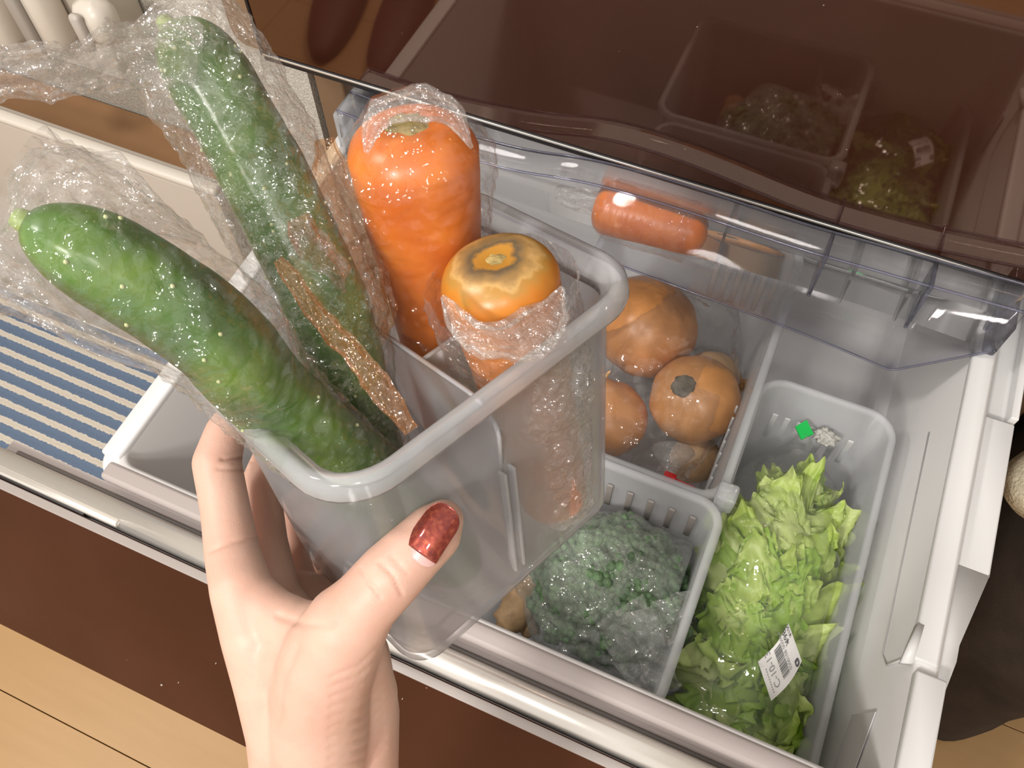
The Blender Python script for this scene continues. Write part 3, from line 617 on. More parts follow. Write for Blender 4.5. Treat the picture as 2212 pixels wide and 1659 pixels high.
ribbon(r1, [atd(790, 330, .325), atd(815, 262, .322), atd(885, 228, .322), atd(965, 240, .325), atd(1020, 320, .33)], np.array([.0008, .0050, .0070, .0055, .0008])*SG, FILM2, 91, .6, seg=50, n=90, **VD)
ribbon(r2_, [atd(955, 640, .325), atd(1000, 700, .322), atd(1085, 735, .322), atd(1170, 700, .328), atd(1215, 620, .335)], np.array([.001, .0065, .0090, .0080, .001])*SG, FILM2, 93, .6, seg=60, n=100, **VD)
ribbon(k2, [atd(430, 150, .330), atd(330, 120, .325), atd(230, 125, .315), atd(120, 150, .305), atd(0, 165, .300), atd(-120, 200, .295)], np.array([.018, .019, .0145, .0125, .0125, .013])*SG, FILM2, 61, .55)
ribbon(k2, [atd(700, 300, .36), atd(725, 430, .365), atd(775, 560, .370), atd(800, 660, .375), atd(790, 760, .385)], np.array([.004, .011, .013, .012, .005])*SG, FILM_O, 63, .45, flat=.3, fdir=(.15, -.45, .88), label='film flap tinted with a painted orange carrot reflection')
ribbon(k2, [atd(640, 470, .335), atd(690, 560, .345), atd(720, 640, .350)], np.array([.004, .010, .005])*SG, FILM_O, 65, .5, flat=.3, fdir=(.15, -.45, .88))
ribbon(k1, [atd(600, 560, .325), atd(690, 680, .330), atd(790, 800, .335), atd(890, 930, .340)], np.array([.002, .0045, .0050, .003])*SG, FILM_O, 67, .5, flat=.3, fdir=(.15, -.45, .88), label='film fold tinted with a painted orange carrot reflection')
ribbon(k1, [atd(20, 520, .270), atd(110, 420, .275), atd(230, 400, .282), atd(330, 470, .290), atd(430, 520, .3)], np.array([.006, .013, .011, .007, .003])*SG, FILM, 69, .5)
ribbon(k1, [atd(-60, 560, .268), atd(60, 640, .272), atd(200, 740, .280), atd(330, 790, .29), atd(420, 830, .3)], np.array([.012, .011, .007, .004, .002])*SG, FILM, 71, .5)

# ------------------------------------------------------------------ drawer contents
def onion(label, c, R_, axis, seed, group='onions in the clear bag', spot=False, neck=True):
    c = np.array(c); t = thing('onion', label, 'onion', c-np.array([0, 0, R_*.9]), group=group); Mb = basis(axis)
    def f(d, th, ph): return 1+.03*nz(d, 1.6, seed)+.012*math.sin(9*ph+seed)*math.sin(th)+(.30*math.exp(-(th/.30)**2) if neck else 0)-.05*math.exp(-((math.pi-th)/.25)**2)
    V, F = ball(c, R_, 56, 36, (1, 1, .90), f, Mb); mk('bulb', V, F, ONI[seed % 3], t)
    if neck:
        parts = [tube([c+Mb @ np.array([0, 0, R_*1.02]), c+Mb @ np.array([.1*R_*math.cos(k), .1*R_*math.sin(k), R_*1.22]), c+Mb @ np.array([.28*R_*math.cos(k*1.9), .28*R_*math.sin(k*1.9), R_*1.42])], [R_*.12, R_*.07, R_*.015], 7, 8) for k in range(7)]
        mk('dry_neck', *merge(parts), simple('dry_onion_neck', (.70, .42, .20), .8, var=.3, vscale=90), t)
    if spot:
        V, F = ball(c+Mb @ np.array([0, 0, -R_*.845]), R_*.26, 24, 12, (1, 1, .22), lambda d, th, ph: 1+.25*nz(d, 3, seed), Mb); mk('root_end', V, F, simple('onion_root_end', (.14, .12, .09), .8, bs=.8, bscale=200, var=.6, vscale=80), t, label='dark grey root end')
    return t
def onion_mat(k, col):
    m_, nt, p = base_mat('onion_skin'); v = texcoord(nt, 'Object', (1, 1, .35))
    n = tex(nt, 'ShaderNodeTexNoise', v, Scale=34.0+6*k, Detail=6.0, Distortion=1.2)
    c = ramp(nt, n.outputs[0], [(.28, tuple(x*.85 for x in col)), (.52, col), (.74, tuple(min(1, x*1.15+.01) for x in col))]); nt.links.new(c, p.inputs['Base Color']); p.inputs['Roughness'].default_value = .32
    bump(nt, n.outputs[0], .2, .001, p.inputs['Normal']); return m_
ONI = [onion_mat(0, (.68, .32, .115)), onion_mat(1, (.64, .28, .095)), onion_mat(2, (.68, .43, .22))]
o1 = atz(1500, 862, .345); vdir = EYE-o1; vdir /= np.linalg.norm(vdir)
ax_o = -(vdir+np.array([-.35, .25, 0])); ax_o /= np.linalg.norm(ax_o)
onion('round brown onion with a dark root end facing up, in the clear bag', o1, .0455, ax_o, 3, spot=True, neck=False)
onion('large brown onion at the back of the clear bag, partly behind the held container', atz(1395, 705, .335), .0570, (.3, .2, .9), 1, neck=False)
onion('brown onion at the left of the clear bag, half hidden by the held container', atz(1310, 905, .322), .0425, (-.3, .3, .8), 4)
onion('brown onion low at the right with a dry neck pointing to the basket side', atz(1535, 830, .305), .0360, (.75, -.12, .65), 5)
onion('small pale onion lowest at the front of the clear bag', atz(1500, 990, .295), .0270, (.9, -.4, .2), 2, neck=False)
ob = atz(1425, 840, .34)
bg = thing('onion_bag', 'clear plastic bag around the onions, closed with red tape', 'plastic bag', (ob[0], ob[1], .268))
def bagf(seed, amp): return lambda d, th, ph: 1+amp*(nz(d, 1.6, seed)-.8*abs(nz(d, 3.7, seed+1))-.35*abs(nz(d, 9, seed+2)))
V, F = ball((ob[0], ob[1]+.012, .335), .1, 96, 64, (.080/.1, .120/.1, .066/.1), bagf(4, .16)); V[:, 0] = np.minimum(V[:, 0], .0245); V[:, 2] = np.maximum(V[:, 2], .2655); V[:, 1] = np.maximum(V[:, 1], .346); mk('film', V, F, BAG, bg)
tp_ = atz(1445, 1035, .335)
mk('gathered_neck', *tube([tp_+np.array([-.006, .03, .0]), tp_+np.array([-.002, .012, .0]), tp_], [.022, .008, .004], 16, 14), BAG2, bg)
mk('red_tape', *box(tp_+np.array([-.006, -.003, -.004]), tp_+np.array([.006, .005, .006]), .001), simple('red_tape', (.75, .02, .02), .35), bg, label='red closing tape')
mk('red_tape', *tube([tp_+np.array([.004, .002, 0]), tp_+np.array([.014, .002, -.002]), tp_+np.array([.026, .004, -.006])], [.003, .003, .0025], 8, 10, flat=.4), simple('red_tape_tail', (.70, .02, .02), .35), bg, label='red tape tail')

# broccoli in its bag
bc = atz(1322, 1255, .385); bc[1] = min(max(bc[1], .235), .245)
bt_ = thing('broccoli', 'frosted green broccoli head in a cloudy bag in the front basket', 'broccoli', (bc[0], bc[1], .27))
BRO = simple('broccoli_green', (.13, .22, .11), .6, var=.5, vscale=120, bs=.8, bscale=260, bdist=.002)
rnd = random.Random(5); parts = []
dirs = []
for k in range(1000):
    z = 1-1.25*(k+.5)/1000; a = k*2.39996; s_ = math.sqrt(max(0, 1-z*z)); d = np.array([s_*math.cos(a), s_*math.sin(a), z])
    R_ = .058*(1+.22*mn.noise(Vector(d*4.1))+.06*mn.noise(Vector(d*11))); parts.append(ball(bc+d*R_*np.array([1.12, 1, .8]), .0036+.0022*rnd.random(), 8, 6, (1, 1, 1), lambda dd, th, ph: 1+.25*nz(dd, 4, 1)))
o = mk('florets', *merge(parts), BRO, bt_); o['kind'] = 'stuff'
V, F = ball(bc, .056, 40, 24, (1.12, 1, .8)); mk('head', V, F, BRO, bt_)
mk('stalk', *tube([bc-np.array([0, 0, .02]), bc-np.array([.01, .02, .085])], [.028, .02], 20, 8), simple('broccoli_stalk', (.35, .45, .2), .5), bt_)
bb = thing('broccoli_bag', 'cloudy crumpled plastic bag wrapped over the broccoli', 'plastic bag', (bc[0], bc[1], .268))
V, F = ball(bc+np.array([.004, .0, -.002]), .070, 110, 70, (1.16, 1.02, .86), bagf(12, .20)); V[:, 2] = np.maximum(V[:, 2], .2655); V[:, 0] = np.clip(V[:, 0], -.149, .029); V[:, 1] = np.clip(V[:, 1], .160, .3125); mk('film', V, F, BAG2, bb)
def sheet(parent, name, corners, n, m_, amp, seed, mat, fold=0):
    c = [np.array(q) for q in corners]; V = []; nrm = np.cross(c[1]-c[0], c[3]-c[0]); nrm /= np.linalg.norm(nrm)
    for j in range(m_+1):
        for i in range(n+1):
            u, v = i/n, j/m_; p = c[0]*(1-u)*(1-v)+c[1]*u*(1-v)+c[2]*u*v+c[3]*(1-u)*v
            V.append(p+nrm*(amp*(1.2*nz(p, 26, seed)-1.3*abs(nz(p, 48, seed+1))-.4*abs(nz(p, 120, seed+2))+.4)))
    F = []
    for j in range(m_):
        for i in range(n): a = j*(n+1)+i; F += [[a, a+1, a+n+2], [a, a+n+2, a+n+1]]
    return mk(name, V, F, mat, parent)
sheet(bb, 'bag_skirt', [atz(1140, 1400, .37), atz(1390, 1280, .44), atz(1480, 1470, .40), atz(1330, 1540, .37)], 60, 40, .020, 3, BAG2)
sheet(bb, 'bag_skirt', [atz(1290, 1350, .45), atz(1500, 1270, .44), atz(1460, 1400, .44), atz(1400, 1560, .40)], 50, 40, .018, 8, BAG2)
gr = atz(1118, 1320, .375)
gt = thing('ginger_root', 'knobbly beige brown root beside the broccoli under the held container', 'root', (gr[0], gr[1], .35))
GIN = simple('ginger_skin', (.52, .34, .18), .65, var=.35, vscale=70, bs=.6, bscale=120)
GP = [tube([atz(1165, 1240, .372), atz(1130, 1300, .375), atz(1085, 1350, .37)], [.010, .0165, .012], 20, 20), tube([atz(1125, 1310, .375), atz(1150, 1370, .362)], [.011, .008], 16, 10), tube([atz(1100, 1330, .37), atz(1075, 1390, .36), atz(1065, 1420, .35)], [.010, .007, .005], 14, 12)]
V, F = merge(GP); V = V+np.array([[nz(v, 60, 2)*.003, nz(v, 60, 4)*.003, nz(v, 60, 6)*.003] for v in V]); mk('root_body', V, F, GIN, gt)

# carrot in the clear tray
cc0, cc1 = atz(1320, 450, .5265), atz(1495, 503, .5265)
r3, p3, d3, ax3 = carrot('carrot', 'orange carrot piece in clear film lying in the clear tray at the back', cc0, cc1, .0245, 14, CAR, None, r2=.80, cw=.30)
film(r3, np.concatenate([[cc0-np.array([.012, 0, 0])], spline([cc0, cc1], 20)]), np.concatenate([[.018], np.full(20, .0250)]), FILM_C, 77, amp=.08, off=.001, seg=80, nlen=90)
ribbon(r3, [cc0+np.array([.002, 0, -.002]), cc0+np.array([-.018, -.004, .006]), cc0+np.array([-.04, -.006, .004]), cc0+np.array([-.052, -.004, .002])], [.018, .015, .014, .006], FILM2, 81, .5, seg=50, n=60)

# lettuce
LE = []
def lett_mat(k, a, b):
    m_, nt, p = base_mat('lettuce_leaf'); v = texcoord(nt)
    n = tex(nt, 'ShaderNodeTexNoise', v, Scale=45.0, Detail=6.0); c = ramp(nt, n.outputs[0], [(.3, a), (.7, b)]); nt.links.new(c, p.inputs['Base Color'])
    p.inputs['Roughness'].default_value = .38; bump(nt, n.outputs[0], .5, .003, p.inputs['Normal'])
    tl = nt.nodes.new('ShaderNodeBsdfTranslucent'); nt.links.new(c, tl.inputs[0]); mx = nt.nodes.new('ShaderNodeMixShader'); mx.inputs[0].default_value = .3
    out = [q for q in nt.nodes if q.type == 'OUTPUT_MATERIAL'][0]; nt.links.new(p.outputs[0], mx.inputs[1]); nt.links.new(tl.outputs[0], mx.inputs[2]); nt.links.new(mx.outputs[0], out.inputs[0]); return m_
LE = [lett_mat(0, (.42, .60, .09), (.60, .74, .22)), lett_mat(1, (.54, .69, .18), (.72, .82, .36)), lett_mat(2, (.27, .48, .04), (.44, .64, .10))]
la, lz = atz(1560, 1560, .345), atz(1722, 985, .365)
lax = lz-la; LL = np.linalg.norm(lax); lax /= LL
lside = np.cross(lax, [0, 0, 1]); lside /= np.linalg.norm(lside); lup = np.cross(lside, lax)
lt = thing('lettuce', 'yellow-green leafy lettuce with frilly leaves in the long basket', 'lettuce', ((la+lz)/2-np.array([0, 0, .05])))
def prof_r(s): return np.interp(s, [0, .08, .3, .6, .85, 1], [.038, .050, .058, .054, .034, .010])
def leaf(base, dirv, outv, ln, wd, seed, mat, curl=.5, ruf=1.0, nu=18, nv=20):
    dirv = dirv/np.linalg.norm(dirv); outv = outv-dirv*(outv@dirv); outv /= np.linalg.norm(outv); sd = np.cross(dirv, outv); V = []
    rnd_ = random.Random(seed); ph = rnd_.random()*6; fq = 5+3*rnd_.random()
    for j in range(nv+1):
        t = j/nv; wv = wd*(math.sin(math.pi*min(1, .12+t*.60))**.8)
        for i in range(nu+1):
            u = -1+2*i/nu; e = u*u*.7+.5*t**3
            rf = ruf*wd*.27*e*(math.sin(fq*math.pi*(t+.25*u)+ph+3*u)+.6*math.sin(11*u+2.3*ph+6*t))
            tt = t*(1+.05*math.sin(9*u+ph)*t)
            p = base+dirv*ln*(tt-.42*u*u*t**1.5)+sd*wv*u*(1+.10*math.sin(14*t+ph))+outv*(curl*ln*.35*(tt**2)*(1 if curl > 0 else 1)-abs(u)**2*wv*.35+rf+wd*.05*math.cos(2*math.pi*t+u*3))
            p = p+np.array([nz(p, 55, seed), nz(p, 55, seed+1), nz(p, 55, seed+2)])*.0032+outv*(.0042*(.4-abs(nz(p, 75, seed+5))*2)*(.35+e))
            V.append(p)
    F = []
    for j in range(nv):
        for i in range(nu): a = j*(nu+1)+i; F.append([a, a+1, a+nu+2, a+nu+1])
    return mk('leaf', V, F, mat, lt)
V, F = veg_rings(spline([la, (la+lz)/2, lz-lax*.02], 30), [prof_r(q)*.72 for q in np.linspace(0, 1, 30)], 30, lambda p, d, u, a: .1*nz(p, 40, 2)); V[:, 2] = np.maximum(V[:, 2], .268); mk('heart', V, F, LE[2], lt)
rnd = random.Random(11)
for k in range(150):
    s = rnd.uniform(-.04, .80) if k > 14 else rnd.uniform(-.08, .1); a = math.radians(rnd.gauss(0, 52)); rr = prof_r(max(0, s))
    ou = lup*math.cos(a)+lside*math.sin(a); b_ = la+lax*LL*s+ou*rr*rnd.uniform(.55, .82)*np.array([1, 1, .85])
    dv = lax+lside*rnd.uniform(-.55, .55)+ou*rnd.uniform(-.12, .22); ln = rnd.uniform(.055, .088)*(1 if s < .62 else .7); wd = rnd.uniform(.018, .030)*(1 if s < .6 else .65)
    if k <= 14: dv = ou*rnd.uniform(.2, .8)+lside*rnd.uniform(-.6, .6)+lax*rnd.uniform(-.3, .5); ln *= .6
    if k > 76: ln *= .62; wd *= .66; b_ = b_+ou*rr*.16
    leaf(b_, dv, ou, ln, wd, k+100, LE[rnd.choice([0, 0, 1, 1, 2]) if s > .2 else rnd.choice([0, 2, 2, 1])], curl=rnd.uniform(-.25, .4), ruf=rnd.uniform(.7, 1.5))
lb_ = thing('lettuce_bag', 'clear bag over the lettuce, tied with green tape and bearing a white price label', 'plastic bag', (la+lz)/2-np.array([0, 0, .06]))
g0 = atz(1741, 938, .390)
path = spline([la-lax*.045, la+lax*.02, (la+lz)/2, lz-lax*.03, g0], 120); s_ = np.linspace(0, 1, 120)
rad = np.interp(s_, [0, .08, .3, .6, .80, .9, 1], [.030, .058, .070, .064, .040, .018, .004])
def bfn(p, d, u, a): return .10*nz(p, 22, 5)-.10*abs(nz(p, 38, 6))-.04*abs(nz(p, 90, 7))
V, F = veg_rings(path, rad, 90, bfn); V[:, 0] = np.clip(V[:, 0], .0475, .149); V[:, 2] = np.maximum(V[:, 2], .2545); V[:, 1] = np.clip(V[:, 1], .154, .47); mk('film', V, F, BAG_L, lb_)
def quad_slab(name, P4, th, mat, parent, label=None, nrm=None):
    P4 = [np.array(p) for p in P4]; n_ = np.cross(P4[1]-P4[0], P4[3]-P4[0]); n_ /= np.linalg.norm(n_)
    if n_[2] < 0: n_ = -n_
    return mk(name, *loft([[p-n_*th/2 for p in P4], [p+n_*th/2 for p in P4]], True, True), mat, parent, smooth=False, label=label)
quad_slab('green_tape', [atz(1718, 922, .392), atz(1742, 908, .392), atz(1757, 938, .392), atz(1731, 950, .392)], .002, simple('green_tape', (.015, .50, .09), .35), lb_, 'bright green closing tape')
Vg, Fg = ball(atz(1785, 943, .385), .0105, 40, 28, (1.15, .85, .6), lambda d, th, ph: 1+.06*math.sin(9*ph)*math.sin(th)+.45*nz(d, 3, 4)-.5*abs(nz(d, 6, 5)))
mk('gathered_end', Vg, Fg, clear_mat('frosty_film', haze=.55, hazecol=(.95, .93, .86), gloss=.8, rough=.15, bs=.6, bscale=200), lb_)
# price label with its print
R_, T_, B_ = atz(1732, 1428, .415), atz(1703, 1346, .420), atz(1666, 1514, .413)
nl = np.cross(T_-R_, B_-R_); nl /= np.linalg.norm(nl); nl = nl if nl[2] > 0 else -nl
def Q(a, b, lift=0): return R_+(T_-R_)*a+(B_-R_)*b+nl*(.004*math.sin(math.pi*b)*1.0+lift)-(T_-R_)*.06*math.sin(math.pi*b)
V = [Q(a, b, l) for l in (-.0003, 0) for b in np.linspace(0, 1, 13) for a in (0, .33, .66, 1)]
F = []
for l in (0, 1):
    for j in range(12):
        for i in range(3): q = l*52+j*4+i; F.append([q, q+1, q+5, q+4])
pl = mk('price_label', V, F, simple('label_paper', (.80, .79, .77), .5), lb_, label='white price label with barcode')
INK = simple('label_ink', (.07, .07, .08), .6); GREYINK = simple('label_grey_ink', (.28, .28, .29), .6)
def strip(a0, a1, b0, b1, mat, name='print'):
    V = [Q(a, b, .0004) for b in (b0, (b0+b1)/2, b1) for a in (a0, a1)]; return (V, [[0, 1, 3, 2], [2, 3, 5, 4]])
bars = []; x_ = .18; rb = random.Random(3)
while x_ < .93:
    wv = rb.choice([.008, .008, .014, .022]); bars.append(strip(x_, x_+wv, .40, .60, INK)); x_ += wv+rb.choice([.010, .014, .02])
mk('barcode', *merge(bars), INK, pl, smooth=False)
def text(s, a, b, size, mat, name='print', shear=0):
    cu = bpy.data.curves.new('t', 'FONT'); cu.body = s; cu.size = 1.0; o_ = bpy.data.objects.new('t', cu); C.objects.link(o_)
    dg = bpy.context.evaluated_depsgraph_get(); me_ = o_.evaluated_get(dg).to_mesh(); v = [(q.co.x, q.co.y) for q in me_.vertices]; f = [list(p.vertices) for p in me_.polygons]; o_.evaluated_get(dg).to_mesh_clear()
    bpy.data.objects.remove(o_); bpy.data.curves.remove(cu)
    wlen = np.linalg.norm(T_-R_); hlen = np.linalg.norm(B_-R_)
    return mk(name, [Q(a+x*size/wlen, b+y_*size/hlen, .0004) for x, y_ in v], f, mat, pl, smooth=False)
text('¥98', .68, .15, .0072, INK); text('¥100', .72, .03, .0046, INK); text('0200108 000984', .18, .31, .0042, GREYINK); text('C-10-13', .14, .70, .0080, GREYINK); text('▪▪▪▪▪▪▪▪▪▪', .10, .87, .0034, GREYINK)
ringp = [(.06+.13*(.5+.5*math.cos(a)*(abs(math.cos(a))**-.4 if abs(math.cos(a)) > .01 else 0)), .09+.10*(.5+.5*math.sin(a)*(abs(math.sin(a))**-.4 if abs(math.sin(a)) > .01 else 0))) for a in np.linspace(0, 2*math.pi, 33)]
mk('recycling_mark', *tube([Q(a, b, .0004) for a, b in ringp], .00055, 6, smoothpath=False, caps=False), INK, pl)
text('プ', .095, .125, .0040, INK)

# ------------------------------------------------------------------ hand
from mathutils import Vector as Vc
def face_d(px, py, which):
    """depth of the container's left (u=-) or back (v=+) face seen along a pixel ray, in unscaled units"""
    o_, r_ = EYE, ray(px, py); P0 = L(-BL/2+.005, 0, -.07) if which == 'left' else L(0, BW/2-.005, -.07); n_ = RB[:, 0] if which == 'left' else RB[:, 1]
    return float(((P0-o_)@n_)/(r_@n_))/SG
def cap(px, py, d, r_): return (atd(px, py, d), r_*SG)
chains = []
chains.append([cap(957, 1124, .3345, .0082), cap(935, 1152, .3330, .0112), cap(890, 1195, .3320, .0120), cap(843, 1243, .3315, .0130), cap(792, 1298, .333, .0132), cap(748, 1352, .340, .0165), cap(712, 1420, .350, .0195), cap(690, 1500, .365, .0205), cap(690, 1640, .388, .0215), cap(690, 1850, .42, .0225)])
dB = lambda px, py, r_: face_d(px, py, 'back')+r_
chains.append([cap(522, 1275, .380, .0135), cap(503, 1200, .392, .0123), cap(487, 1100, .402, .0112), cap(468, 1000, .412, .0113), cap(487, 935, .418, .0098), cap(525, 880, .426, .0088), cap(575, 845, .440, .0080)])
chains.append([cap(585, 1270, .415, .0130), cap(570, 1170, .430, .0115), cap(560, 1060, .445, .0108), cap(590, 980, .455, .0095), cap(640, 930, .465, .0085)])
chains.append([cap(640, 1290, .445, .0130), cap(625, 1210, .465, .0110), cap(625, 1120, .480, .0100), cap(680, 1060, .490, .009)])
chains.append([cap(700, 1320, .470, .0120), cap(700, 1250, .492, .0095), cap(720, 1190, .505, .0085), cap(760, 1150, .512, .0075)])
chains.append([cap(522, 1275, .380, .0135), cap(553, 1370, .376, .0150), cap(588, 1470, .380, .0165), cap(625, 1580, .392, .0190), cap(640, 1700, .405, .0200), cap(650, 1850, .425, .021)])
chains.append([cap(535, 1290, .380, .0125), cap(590, 1335, .374, .0125), cap(650, 1362, .366, .0125), cap(712, 1375, .354, .0140)])
chains.append([cap(570, 1360, .380, .013), cap(640, 1420, .372, .0165), cap(700, 1450, .362, .017)])
chains.append([cap(610, 1400, .385, .018), cap(640, 1500, .385, .020)])
chains.append([cap(585, 1285, .418, .013), cap(640, 1400, .408, .020), cap(680, 1520, .405, .022)])
chains.append([cap(640, 1300, .442, .013), cap(700, 1400, .425, .020), cap(740, 1540, .415, .022)])
chains.append([cap(700, 1325, .465, .012), cap(765, 1420, .440, .018), cap(780, 1540, .422, .0185), cap(775, 1660, .420, .019), cap(770, 1850, .435, .021)])
chains.append([cap(640, 1300, .440, .015), cap(720, 1300, .450, .013)])
chains.append([cap(760, 1400, .375, .014), cap(790, 1500, .395, .0145), cap(770, 1620, .402, .0195), cap(750, 1850, .42, .0225)])
W0, W1 = atd(660, 1850, .42), atd(765, 1850, .43)
dirf = np.array([-.10, -.93, -.12]); dirf /= np.linalg.norm(dirf)
for Wp, sx in ((W0, -.004), (W1, .004)):
    chains.append([(Wp, .0215*SG), (Wp+dirf*.03, .023*SG), (Wp+dirf*.08+np.array([sx, 0, 0]), .027*SG), (Wp+dirf*.14+np.array([sx, 0, 0]), .032*SG), (Wp+dirf*.20+np.array([sx, 0, 0]), .036*SG)])
chains.append([((W0+W1)/2, .0205*SG), ((W0+W1)/2+dirf*.08, .028*SG), ((W0+W1)/2+dirf*.20, .037*SG)])
parts = []
for ch in chains:
    for (pa, ra), (pb, rb_) in zip(ch[:-1], ch[1:]):
        n_ = max(3, int(np.linalg.norm(pb-pa)/.003))
        parts.append(tube([pa+(pb-pa)*k/n_ for k in range(n_+1)], [ra+(rb_-ra)*k/n_ for k in range(n_+1)], 24, n_+1, smoothpath=False))
    for p_, r_ in ch: parts.append(ball(p_, r_, 24, 16))
V, F = merge(parts)
hroot = atd(690, 1640, .40)
def skin_mat():
    m_, nt, p = base_mat('skin'); v = texcoord(nt)
    n = tex(nt, 'ShaderNodeTexNoise', v, Scale=28.0, Detail=4.0); c = ramp(nt, n.outputs[0], [(.3, (.60, .345, .265)), (.5, (.635, .40, .315)), (.72, (.66, .44, .35))]); nt.links.new(c, p.inputs['Base Color'])
    p.inputs['Roughness'].default_value = .48; p.inputs['Subsurface Weight'].default_value = .22; p.inputs['Subsurface Radius'].default_value = (.010, .0035, .002); p.inputs['Subsurface Scale'].default_value = 1
    n2 = tex(nt, 'ShaderNodeTexVoronoi', v, Scale=1100.0, feature='DISTANCE_TO_EDGE'); b1_ = bump(nt, n2.outputs[0], .12, .0006, p.inputs['Normal'])
    v3 = texcoord(nt, 'Object', (1, 1, 1)); n3 = tex(nt, 'ShaderNodeTexNoise', v3, Scale=170.0, Detail=4.0); b2_ = nt.nodes.new('ShaderNodeBump'); b2_.inputs['Strength'].default_value = .18; b2_.inputs['Distance'].default_value = .001
    nt.links.new(n3.outputs[0], b2_.inputs['Height']); nt.links.new(b2_.outputs[0], b1_.inputs['Normal']); return m_
SKIN = skin_mat()
me = bpy.data.meshes.new('hand_src'); me.from_pydata((V-hroot).tolist(), [], [list(map(int, f)) for f in F]); me.update()
ho = bpy.data.objects.new('hand_src', me); C.objects.link(ho)
rm = ho.modifiers.new('r', 'REMESH'); rm.mode = 'VOXEL'; rm.voxel_size = .00085; rm.use_smooth_shade = True
sm = ho.modifiers.new('s', 'SMOOTH'); sm.factor = .6; sm.iterations = 22
dg = bpy.context.evaluated_depsgraph_get(); ev = ho.evaluated_get(dg); me2 = bpy.data.meshes.new_from_object(ev); bpy.data.objects.remove(ho)
# creases pressed into the surface: (a pixel pair on the skin, depth), width, depth
HV = np.array([v.co[:] for v in me2.vertices])+hroot; HN = np.array([v.normal[:] for v in me2.vertices])
rel = (HV-EYE) @ CW.T; HX = rel[:, 0]/rel[:, 2]*FL+1106; HY = rel[:, 1]/rel[:, 2]*FL+829.5; HD = rel[:, 2]/SG
toward = ((EYE-HV)*HN).sum(1) > 0
def crease(pts, wpx, dep, d0, d1):
    global HV
    P = np.array(pts, float); best = np.full(len(HX), 1e9)
    for a, b in zip(P[:-1], P[1:]):
        ab = b-a; t = (((HX-a[0])*ab[0]+(HY-a[1])*ab[1])/(ab@ab)).clip(0, 1); best = np.minimum(best, np.hypot(HX-a[0]-t*ab[0], HY-a[1]-t*ab[1]))
    k = np.exp(-(best/wpx)**2)*toward*(HD > d0)*(HD < d1); HV -= HN*(k*dep*SG)[:, None]
crease([(480, 992), (520, 988), (545, 995)], 4, .0011, .36, .45); crease([(470, 1012), (530, 1014)], 4, .0006, .36, .45)
crease([(455, 1190), (500, 1170), (560, 1160)], 5, .0006, .36, .45)
crease([(778, 1228), (800, 1262), (822, 1290)], 4, .0006, .28, .34); crease([(820, 1215), (850, 1245), (868, 1285)], 4, .0006, .28, .34); crease([(845, 1200), (880, 1240)], 4, .0003, .28, .34)
crease([(600, 1330), (660, 1350), (715, 1350)], 8, .0008, .30, .40); crease([(640, 1400), (610, 1470), (600, 1560)], 10, .0007, .3, .42)
for k in range(11):
    x_ = 735+k*1.5; y_ = 1420+k*22; crease([(x_-20-k*2, y_+42), (x_+40, y_+18), (x_+82, y_-22)], 4.5, .00028, .30, .42)
me2.vertices.foreach_set('co', (HV-hroot).astype(np.float32).ravel()); me2.update()
me2.polygons.foreach_set('use_smooth', [True]*len(me2.polygons)); me2.materials.clear(); me2.materials.append(SKIN)
hand = thing('hand', 'left hand with a red thumbnail gripping the milky storage container', 'hand', hroot)
ob_ = bpy.data.objects.new('skin', me2); C.objects.link(ob_); ob_.parent = hand
# thumb nail: bare base, metallic red polish
def nail_mat():
    m_, nt, p = base_mat('red_metallic_polish'); v = texcoord(nt); n = tex(nt, 'ShaderNodeTexNoise', v, Scale=620.0, Detail=4.0)
    c = ramp(nt, n.outputs[0], [(.3, (.16, .012, .008)), (.52, (.25, .030, .015)), (.8, (.42, .10, .045))]); nt.links.new(c, p.inputs['Base Color']); p.inputs['Metallic'].default_value = .55; p.inputs['Roughness'].default_value = .38
    p.inputs['Coat Weight'].default_value = 1; p.inputs['Coat Roughness'].default_value = .04; return m_
tipa, tipb = atd(899, 1199, .3193), atd(970, 1097, .3222)
nax = tipb-tipa; nlen = np.linalg.norm(nax); nax /= nlen; nn = EYE-tipa; nn /= np.linalg.norm(nn); nn = nn+.22*CW[0]*-1; nn -= nax*(nn@nax); nn /= np.linalg.norm(nn); ns = np.cross(nax, nn)
def nail(t0, t1, lift, wmul, mat, nm, parent, lab, tipround=True):
    V = []; nu, nv = 24, 26; hw = .0077*SG*wmul
    for lay in (0, 1):
        for j in range(nv+1):
            t = t0+(t1-t0)*j/nv
            wv = hw*(1-.10*t)*(1 if not tipround else math.sqrt(max(.0, 1-max(0, (t-.70)/.34)**2)))*(math.sqrt(max(0, 1-max(0, (.10-t)/.22)**2)))
            for i in range(nu+1):
                u = -1+2*i/nu; ang = u*.95*wv/hw; x_ = hw*1.18*math.sin(ang); z_ = hw*1.18*(math.cos(ang)-1)
                V.append(tipa+nax*nlen*(t-.05*(1-u*u)*0-.06*u*u*(t > .5)*0)+ns*x_+nn*(z_+lift-.0011*(t-.45)**2*4-(0 if lay else .0006)))
    n1 = (nu+1)*(nv+1); F = []
    for lay in (0, 1):
        for j in range(nv):
            for i in range(nu): a = lay*n1+j*(nu+1)+i; q = [a, a+1, a+nu+2, a+nu+1]; F.append(q if lay else q[::-1])
    for j in range(nv):
        for e in (0, nu): a = j*(nu+1)+e; F.append([a, a+nu+1, a+nu+1+n1, a+n1])
    for i in range(nu):
        for j in (0, nv): a = j*(nu+1)+i; F.append([a, a+1, a+1+n1, a+n1])
    return mk(nm, V, F, mat, parent, label=lab)
tn = nail(-.10, .95, .0004, 1.0, simple('bare_nail', (.62, .37, .34), .35, sss=.1), 'thumb_nail', hand, 'bare pink base of the thumb nail')
